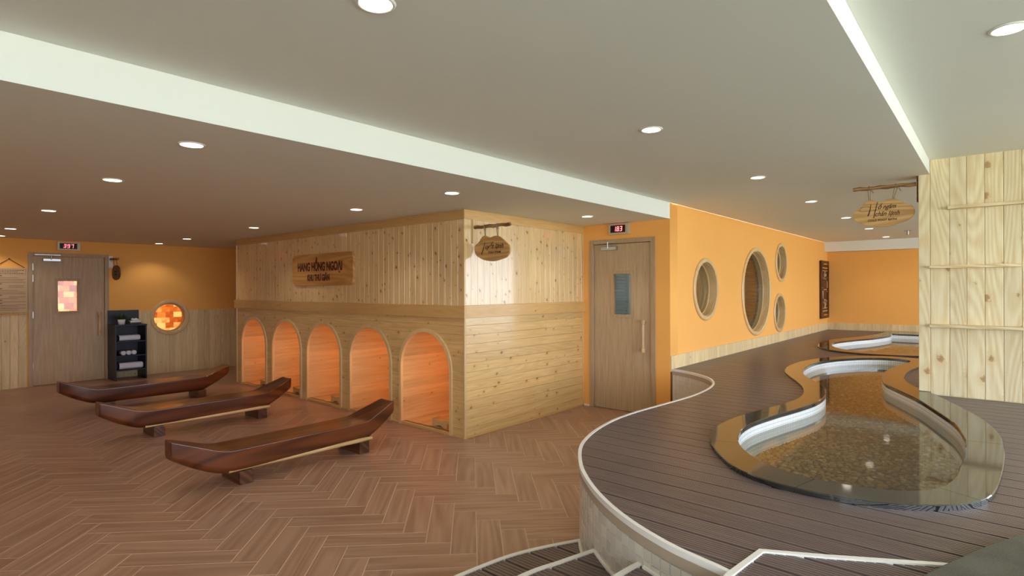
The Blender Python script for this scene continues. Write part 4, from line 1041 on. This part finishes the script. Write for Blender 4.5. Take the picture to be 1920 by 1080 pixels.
# ------------------------------------------------------------------ temperature displays
SEG = {'0': 'abcdef', '1': 'bc', '3': 'abgcd', '7': 'abc', '8': 'abcdefg', '9': 'abcdfg', 'C': 'adef', 'o': 'abfg'}
def display(M4, w, h, digits, label):
    d = tag(empty('temperature_display', M4 @ Vector((0, -h/2, 0))), label, 'display')
    def lb(nm, mat, par, a0, a1, b0_, b1_, c0, c1, bev=.003):
        m = MB(); m.bbox(a0, a1, b0_, b1_, c0, c1, bev); m.v = [tuple(M4 @ Vector(v)) for v in m.v]; return m.build(nm, mat, par)
    lb('case', 'bezel', d, -w/2, w/2, -h/2, h/2, 0, .05, .005)
    sc = lb('screen', 'display', d, -w/2+.03, w/2-.045, -h/2+.024, h/2-.024, .046, .053, .001)
    def digit(ch, x, y, dw, dh, mat):
        t = dh*.11; q = {'a': (0, dw, dh-t, dh), 'd': (0, dw, 0, t), 'g': (0, dw, dh/2-t/2, dh/2+t/2), 'f': (0, t, dh/2, dh), 'b': (dw-t, dw, dh/2, dh), 'e': (0, t, 0, dh/2), 'c': (dw-t, dw, 0, dh/2)}
        m = MB()
        for s_ in SEG[ch]:
            a, b, c, e = q[s_]
            m.box(x+a+.001, x+b-.001, y+c+.001, y+e-.001, .0525, .0545)
        sl = .12
        m.v = [tuple(M4 @ Vector((v[0]+(v[1]-y)*sl, v[1], v[2]))) for v in m.v]; m.build('digit', mat, sc)
    x0 = -w*.24; dw = w*.105; dh = h*.42
    for k, ch in enumerate(digits): digit(ch, x0+k*dw*1.5, -dh/2, dw, dh, 'led')
    digit('o', x0+3*dw*1.5, dh*.1, dw*.4, dh*.35, 'led_dim'); digit('C', x0+3.55*dw*1.5, -dh*.05, dw*.55, dh*.5, 'led_dim')
    return d
display(face_my(YL) @ Matrix.Translation((2.155, 2.195, 0)), .30, .135, '397', 'red digital temperature display above the hot room door')
display(face_mx(XW) @ Matrix.Translation((-3.455, 2.212, 0)), .275, .135, '183', 'red digital temperature display above the cold steam door')

# ------------------------------------------------------------------ notice board on the left wall
nb = tag(empty('notice_board', (1.44, YL, 1.15)), 'tan printed notice board hung by a brown cord on the orange wall', 'notice')
NM = face_my(YL-.02)
centred('board', plate([rect(1.228, 1.65, 1.155, 1.832)], .02, NM, .002), 'paper', nb)
centred('title_border', plate([rect(1.246, 1.632, 1.728, 1.81), rect(1.249, 1.629, 1.731, 1.807)], .002, NM @ Matrix.Translation((0, 0, .0015))), 'ink', nb)
def bar(a0, a1, z, hh=.005):
    m = MB(); m.box(a0, a1, YL-.0215, YL-.0195, z, z+hh); m.build('printed_line', 'ink', nb)
for z, a, b, hh in ((1.788, 1.265, 1.61, .009), (1.768, 1.30, 1.54, .009), (1.745, 1.28, 1.61, .009)):
    xx = a
    while xx < b: l = random.uniform(.012, .03); bar(xx, min(xx+l, b), z, hh); xx += l+.006
z = 1.705; k = 0
while z > 1.19:
    head = k in (0, 5, 8, 12, 15, 17)
    if head: bar(1.248, 1.356, z, .011)
    else: bar(1.25 if k not in (6, 7, 13) else 1.43, 1.625-random.choice((0, 0, .02, .09)), z, .0045)
    z -= .0245; k += 1
m = MB(); m.tube([(1.262, YL-.012, 1.838), (1.438, YL-.012, 1.967), (1.612, YL-.012, 1.838)], .005, 6); m.build('cord', 'cord_brown', nb)
m = MB(); m.sphere((1.438, YL-.01, 1.968), .011, .011, .011); m.build('peg', 'cord_brown', nb)
bx('bottom_rail', 'sign_wood_y', nb, 1.225, 1.653, YL-.03, YL, 1.128, 1.152, .003)

# ------------------------------------------------------------------ carved panel
cp = tag(empty('carved_panel', (13.57, YO, .83)), 'tall dark carved wood panel with pale inlay at the end of the orange wall', 'panel')
bx('panel_board', 'carved', cp, 13.17, 13.86, YO-.03, YO, .835, 2.055, .004)
centred('panel_frame', plate([rect(13.16, 13.87, .83, 2.06), rect(13.22, 13.81, .93, 1.96)], .018, face_my(YO-.042)), 'carved', cp)
def inl(pts, r=.008, mat='inlay'):
    m = MB(); m.tube([(a, YO-.034, b) for a, b in pts], r, 6); m.build('inlay', mat, cp)
zc = 1.445; xc = 13.515
for s in (-1, 1):
    inl([(xc-.22, zc+s*.40), (xc+.22, zc+s*.40)]); inl([(xc-.2, zc+s*.46), (xc+.2, zc+s*.46)], .012)
    for q in (-1, 1):
        inl([(xc+q*.20, zc+s*.03), (xc+q*.20, zc+s*.16), (xc+q*.12, zc+s*.21), (xc+q*.2, zc+s*.26)], .010)
        inl([(xc+q*.04, zc+s*.22), (xc+q*.14, zc+s*.28), (xc+q*.06, zc+s*.33), (xc, zc+s*.27)], .012)
    inl([(xc, zc+s*.33), (xc, zc+s*.39)], .010)
    inl([(xc-.15, zc+s*.545), (xc+.15, zc+s*.545)], .016, 'inlay_gold')
inl([(xc-.12, zc), (xc+.12, zc)], .010)

# ------------------------------------------------------------------ loungers
def bench():
    root = empty('wooden_lounger', (2.4, 4.53, 0))
    # x, half width, top z, bottom z
    S = [(1.435, .065, .400, .270), (1.455, .075, .396, .255), (1.56, .115, .358, .190), (1.68, .150, .312, .135), (1.74, .160, .292, .114), (1.79, .166, .281, .106), (1.86, .170, .276, .102), (2.1, .172, .276, .100), (2.5, .172, .276, .100), (2.85, .170, .277, .100), (2.99, .167, .280, .102), (3.04, .164, .287, .112), (3.09, .157, .305, .136), (3.16, .144, .332, .165), (3.25, .126, .366, .208), (3.345, .106, .402, .262), (3.365, .098, .406, .276)]
    yc = 4.53; rings = []
    P_ = catmull([Vector((s[0], s[1], s[2])) for s in S], 4, closed=False); Q_ = catmull([Vector((s[0], s[3], 0)) for s in S], 4, closed=False)
    for p, q in zip(P_, Q_):
        hw, zt, zb = p.y, p.z, q.y; hgt = zt-zb; rb = min(.055, hw*.55, hgt*.5); rt_ = .005; ring = []
        ring += [(hw-rt_, zt), (hw-.0015, zt-.0015), (hw, zt-rt_), (hw, zt-rt_-.006)]
        for k in range(6):
            a = math.pi/2*k/5; ring.append((hw-rb+rb*math.cos(a), zb+rb-rb*math.sin(a)))
        full = ring+[(-y_, z_) for y_, z_ in reversed(ring)]+[(-hw+rt_+.006, zt), (-hw*.5, zt-.003), (0, zt-.004), (hw*.5, zt-.003), (hw-rt_-.006, zt)]
        rings.append([(p.x, yc-y_, z_) for y_, z_ in full])
    n = len(rings[0]); vs = [v for r in rings for v in r]; fs = []
    for k in range(len(rings)-1):
        for j in range(n): fs.append((k*n+j, (k+1)*n+j, (k+1)*n+(j+1) % n, k*n+(j+1) % n))
    mb = MB(); mb.add(vs, fs, True); mb.add(rings[0], [tuple(range(n))]); mb.add(rings[-1], [tuple(reversed(range(n)))])
    b = mb.build('lounger_body', 'bench', root)
    bm = bmesh.new(); bm.from_mesh(b.data); bmesh.ops.recalc_face_normals(bm, faces=bm.faces[:]); bm.to_mesh(b.data); bm.free()
    ed = b.modifiers.new('edges', 'EDGE_SPLIT'); ed.split_angle = math.radians(38)
    bx('block_foot', 'block', root, 1.872, 1.972, 4.365, 4.70, 0, .104, .003); bx('block_foot', 'block', root, 2.925, 3.028, 4.352, 4.70, 0, .106, .003)
    return root
b0_ = tag(bench(), 'dark polished wooden lounger next to the cabin corner arch, pale rod on its feet', 'lounger', 'wooden loungers facing the arches')
b1_ = copy_tree(b0_); b1_.location = (2.445, 6.615, 0); b1_['label'] = 'dark polished wooden lounger between the two others'
b2_ = copy_tree(b0_); b2_.location = (2.475, 8.47, 0); b2_['label'] = 'dark polished wooden lounger in front of the black towel shelf, without rod'
for (x0, y0), (x1, y1), lab in (((1.80, 4.395), (3.06, 4.36), 'pale round wooden rod along the lounger next to the corner arch'), ((1.845, 6.475), (3.11, 6.452), 'pale round wooden rod along the middle lounger')):
    m = MB(); n = 10; m.tube([(x0+(x1-x0)*k/n, y0+(y1-y0)*k/n, .1235+.001*math.sin(k)) for k in range(n+1)], [.019]*(n-1)+[.02, .015], 10)
    tag(m.build('wooden_rod', 'rod'), lab, 'rod', 'rods on the lounger feet')

# ------------------------------------------------------------------ towel shelf
sh = tag(empty('towel_shelf', (2.9, 11.05, 0)), 'narrow black shelf unit with towels beside the hot room door', 'shelf unit')
sx0, sx1, sy0, sy1 = 2.672, 3.122, 10.845, 11.268
bx('side_panel', 'navy', sh, sx0, sx0+.02, sy0, sy1, 0, .895, .002); bx('side_panel', 'navy', sh, sx1-.02, sx1, sy0, sy1, 0, .895, .002)
bx('back_panel', 'navy', sh, sx0, sx1, sy1, sy1+.014, .17, 1.145, .002)
bx('top_board', 'navy', sh, sx0-.004, sx1+.004, sy0-.004, sy1, .895, .915, .002)
for z in (.645, .41, .175): bx('shelf', 'navy', sh, sx0+.02, sx1-.02, sy0+.006, sy1, z-.018, z, .001)
def folded(x0, x1, z, h, lab, grp):
    t = tag(empty('folded_towel', ((x0+x1)/2, sy0+.15, z)), lab, 'towel', grp)
    def roll(a, b, mat, nm, infl=0):
        m = MB(); n = 12; rings = []
        xs = [a, a+.006, a+.03, b-.03, b-.006, b]; sc_ = [.8, .94, 1, 1, .94, .8] if nm == 'towel' else [1]*6
        for x_, s_ in zip(xs, sc_):
            rings.append([(x_, sy0+.14+(.105+infl)*s_*math.copysign(abs(math.cos(2*math.pi*k/n))**.6, math.cos(2*math.pi*k/n)), z+h/2+(h/2+infl)*s_*math.copysign(abs(math.sin(2*math.pi*k/n))**.7, math.sin(2*math.pi*k/n))) for k in range(n)])
        vs = [v for r in rings for v in r]; fs = []
        for k in range(5):
            for j in range(n): fs.append((k*n+j, k*n+(j+1) % n, (k+1)*n+(j+1) % n, (k+1)*n+j))
        m.add(vs, fs, True); m.add(rings[0], [tuple(reversed(range(n)))]); m.add(rings[-1], [tuple(range(n))]); return m.build(nm, mat, t)
    roll(x0, x1, 'towel', 'towel'); roll(x0+.004, x0+.04, 'towel_blue', 'blue_band', .002)
    for dz in (.35, .65):
        m = MB(); m.tube([(x0+.05, sy0+.034, z+h*dz), (x1-.03, sy0+.033, z+h*dz-.003)], .0035, 6); m.build('fold', 'towel', t)
    return t
folded(2.70, 3.045, .645, .095, 'white folded towel with navy band on the upper shelf', 'folded towels')
folded(2.70, 3.085, .175, .11, 'thick white folded towel with navy band on the lowest shelf', 'folded towels')
for k, (x_, lab) in enumerate(((2.80, 'rolled white towel beside the grey side of the middle shelf'), (2.875, 'middle one of three rolled white towels'), (2.95, 'rolled white towel toward the window side of the middle shelf'))):
    t = tag(empty('rolled_towel', (x_, sy0+.12, .41)), lab, 'towel', 'rolled towels on the middle shelf')
    m = MB(); m.lathe((x_, sy0+.03, .41+.037), [(0, .004), (.026, .002), (.036, .01), (.037, .03), (.037, .20), (.03, .21), (0, .21)], 18, axis='y'); m.build('roll', 'towel' if k else 'towel', t)
    sp = []; 
    for q in range(30): a = q*.5; rr = .004+.0009*q; sp.append((x_+rr*math.cos(a), sy0+.0305, .447+rr*math.sin(a)))
    m = MB(); m.tube(sp, .0018, 5); m.build('spiral_edge', 'towel', t)
# plant and tissue holder on top
pl = tag(empty('potted_plant', (2.80, 11.0, .915)), 'small green plant in a white pot on the black shelf', 'plant')
m = MB(); m.lathe((2.80, 11.0, .915), [(0, 0), (.044, 0), (.055, .085), (.049, .085), (.044, .07), (0, .07)], 24); m.build('pot', 'pot', pl)
m = MB()
for k in range(70):
    a = random.uniform(0, 6.28); el = random.uniform(.3, 1.4); ln = random.uniform(.07, .15); d = Vector((math.cos(a)*math.cos(el), math.sin(a)*math.cos(el), math.sin(el))); p0 = Vector((2.80, 11.0, .985))+Vector((math.cos(a), math.sin(a), 0))*.015
    s = d.cross(Z3).normalized()*.010; tip = p0+d*ln; mid = p0+d*ln*.55+Z3*.006
    m.add([p0, mid+s, tip, mid-s], [(0, 1, 2, 3)])
m.build('foliage', 'leaf', pl)
tb = tag(empty('tissue_box', (2.985, 10.98, .915)), 'dark and white tissue holder on the black shelf', 'tissue box')
bx('box', 'dark_box', tb, 2.905, 3.065, 10.93, 11.03, .915, .965, .006); bx('pale_rim', 'pot', tb, 2.908, 3.062, 10.927, 11.033, .945, .972, .005)
m = MB()
for k in range(7): m.sphere((2.95+k*.012+random.uniform(-.004, .004), 10.98+random.uniform(-.015, .015), .985+random.uniform(0, .018)), .022, .016, .02)
m.build('tissue', 'towel', tb)

# ------------------------------------------------------------------ downlights
LOWL = [((1.165, 3.30), 'over the open floor beside the white beam'), ((1.165, 4.78), 'above the foot of the corner lounger'), ((1.2, 7.10), 'over the foot end of the middle lounger'), ((1.23, 9.55), 'above the foot of the farthest lounger'),
        ((3.26, 7.17), 'in front of the middle arch'), ((3.29, 9.52), 'by the far end of the pine cabin'), ((3.31, 10.85), 'against the orange wall above the round salt window'), ((3.19, 4.79), 'in front of the corner arch'), ((3.165, 3.385), 'between the white beam and the cabin corner'), ((5.19, 3.39), 'in front of the cold steam door'), ((1.29, 10.9), 'in front of the hanging notice board')]
MIDL = [((1.14, 1.593), 'over the steps'), ((3.16, 1.596), 'over the curved white deck edge'), ((5.16, 1.587), 'over the deck by the cold steam door corner'), ((7.01, 1.58), 'in front of the middle-sized round window'), ((8.99, 1.585), 'in front of the largest round window'), ((10.94, 1.597), 'past the two small round windows'), ((12.97, 1.61), 'closest to the orange end wall')]
RL = [((3.168, -.045), 'in the raised ceiling in front of the pine partition')]
def downlight(x, y, z):
    d = empty('ceiling_downlight', (x, y, z))
    m = MB(); m.lathe((x, y, z), [(.053, .001), (.053, -.002), (.058, -.006), (.066, -.005), (.069, 0.001)], 36); m.build('trim_ring', 'white_trim', d)
    m = MB(); m.add([(x+.0535*math.cos(-2*math.pi*k/36), y+.0535*math.sin(-2*math.pi*k/36), z-.0062) for k in range(36)], [tuple(range(36))]); m.build('diffuser', 'lamp', d)
    l = bpy.data.lights.new('downlight_beam', 'SPOT'); l.energy = BEAM; l.spot_size = math.radians(124); l.spot_blend = .55; l.shadow_soft_size = .05; l.color = (1, .92, .80)
    lo = bpy.data.objects.new('lamp_beam', l); C.objects.link(lo); lo.location = (x, y, z-.014); set_parent(lo, d)
    return d
proto = downlight(*LOWL[0][0], ZL)
allL = [(p[0], p[1], ZL, 'recessed round downlight in the lower ceiling '+t, 'downlights in the lower ceiling') for p, t in LOWL]+[(p[0], p[1], ZM, 'recessed round downlight '+t, 'downlights along the foot baths') for p, t in MIDL]+[(p[0], p[1], ZR, 'recessed round downlight '+t, None) for p, t in RL]
for k, (x, y, z, lab, grp) in enumerate(allL):
    d = proto if k == 0 else copy_tree(proto)
    d.location = (x, y, z); tag(d, lab, 'ceiling light', grp)
# sprinkler
sp = tag(empty('ceiling_sprinkler', (11.82, 1.15, ZM)), 'small metal sprinkler head in the ceiling', 'sprinkler')
m = MB(); m.lathe((11.82, 1.15, ZM), [(.0, -.006), (.055, -.006), (.06, .001)], 20); m.build('rose', 'steel', sp)
m = MB(); m.tube([(11.82, 1.15, ZM), (11.82, 1.15, ZM-.07)], .016, 8); m.lathe((11.82, 1.15, ZM-.07), [(0, 0), (.035, 0), (.035, -.004), (0, -.004)], 12); m.build('nozzle', 'steel', sp)
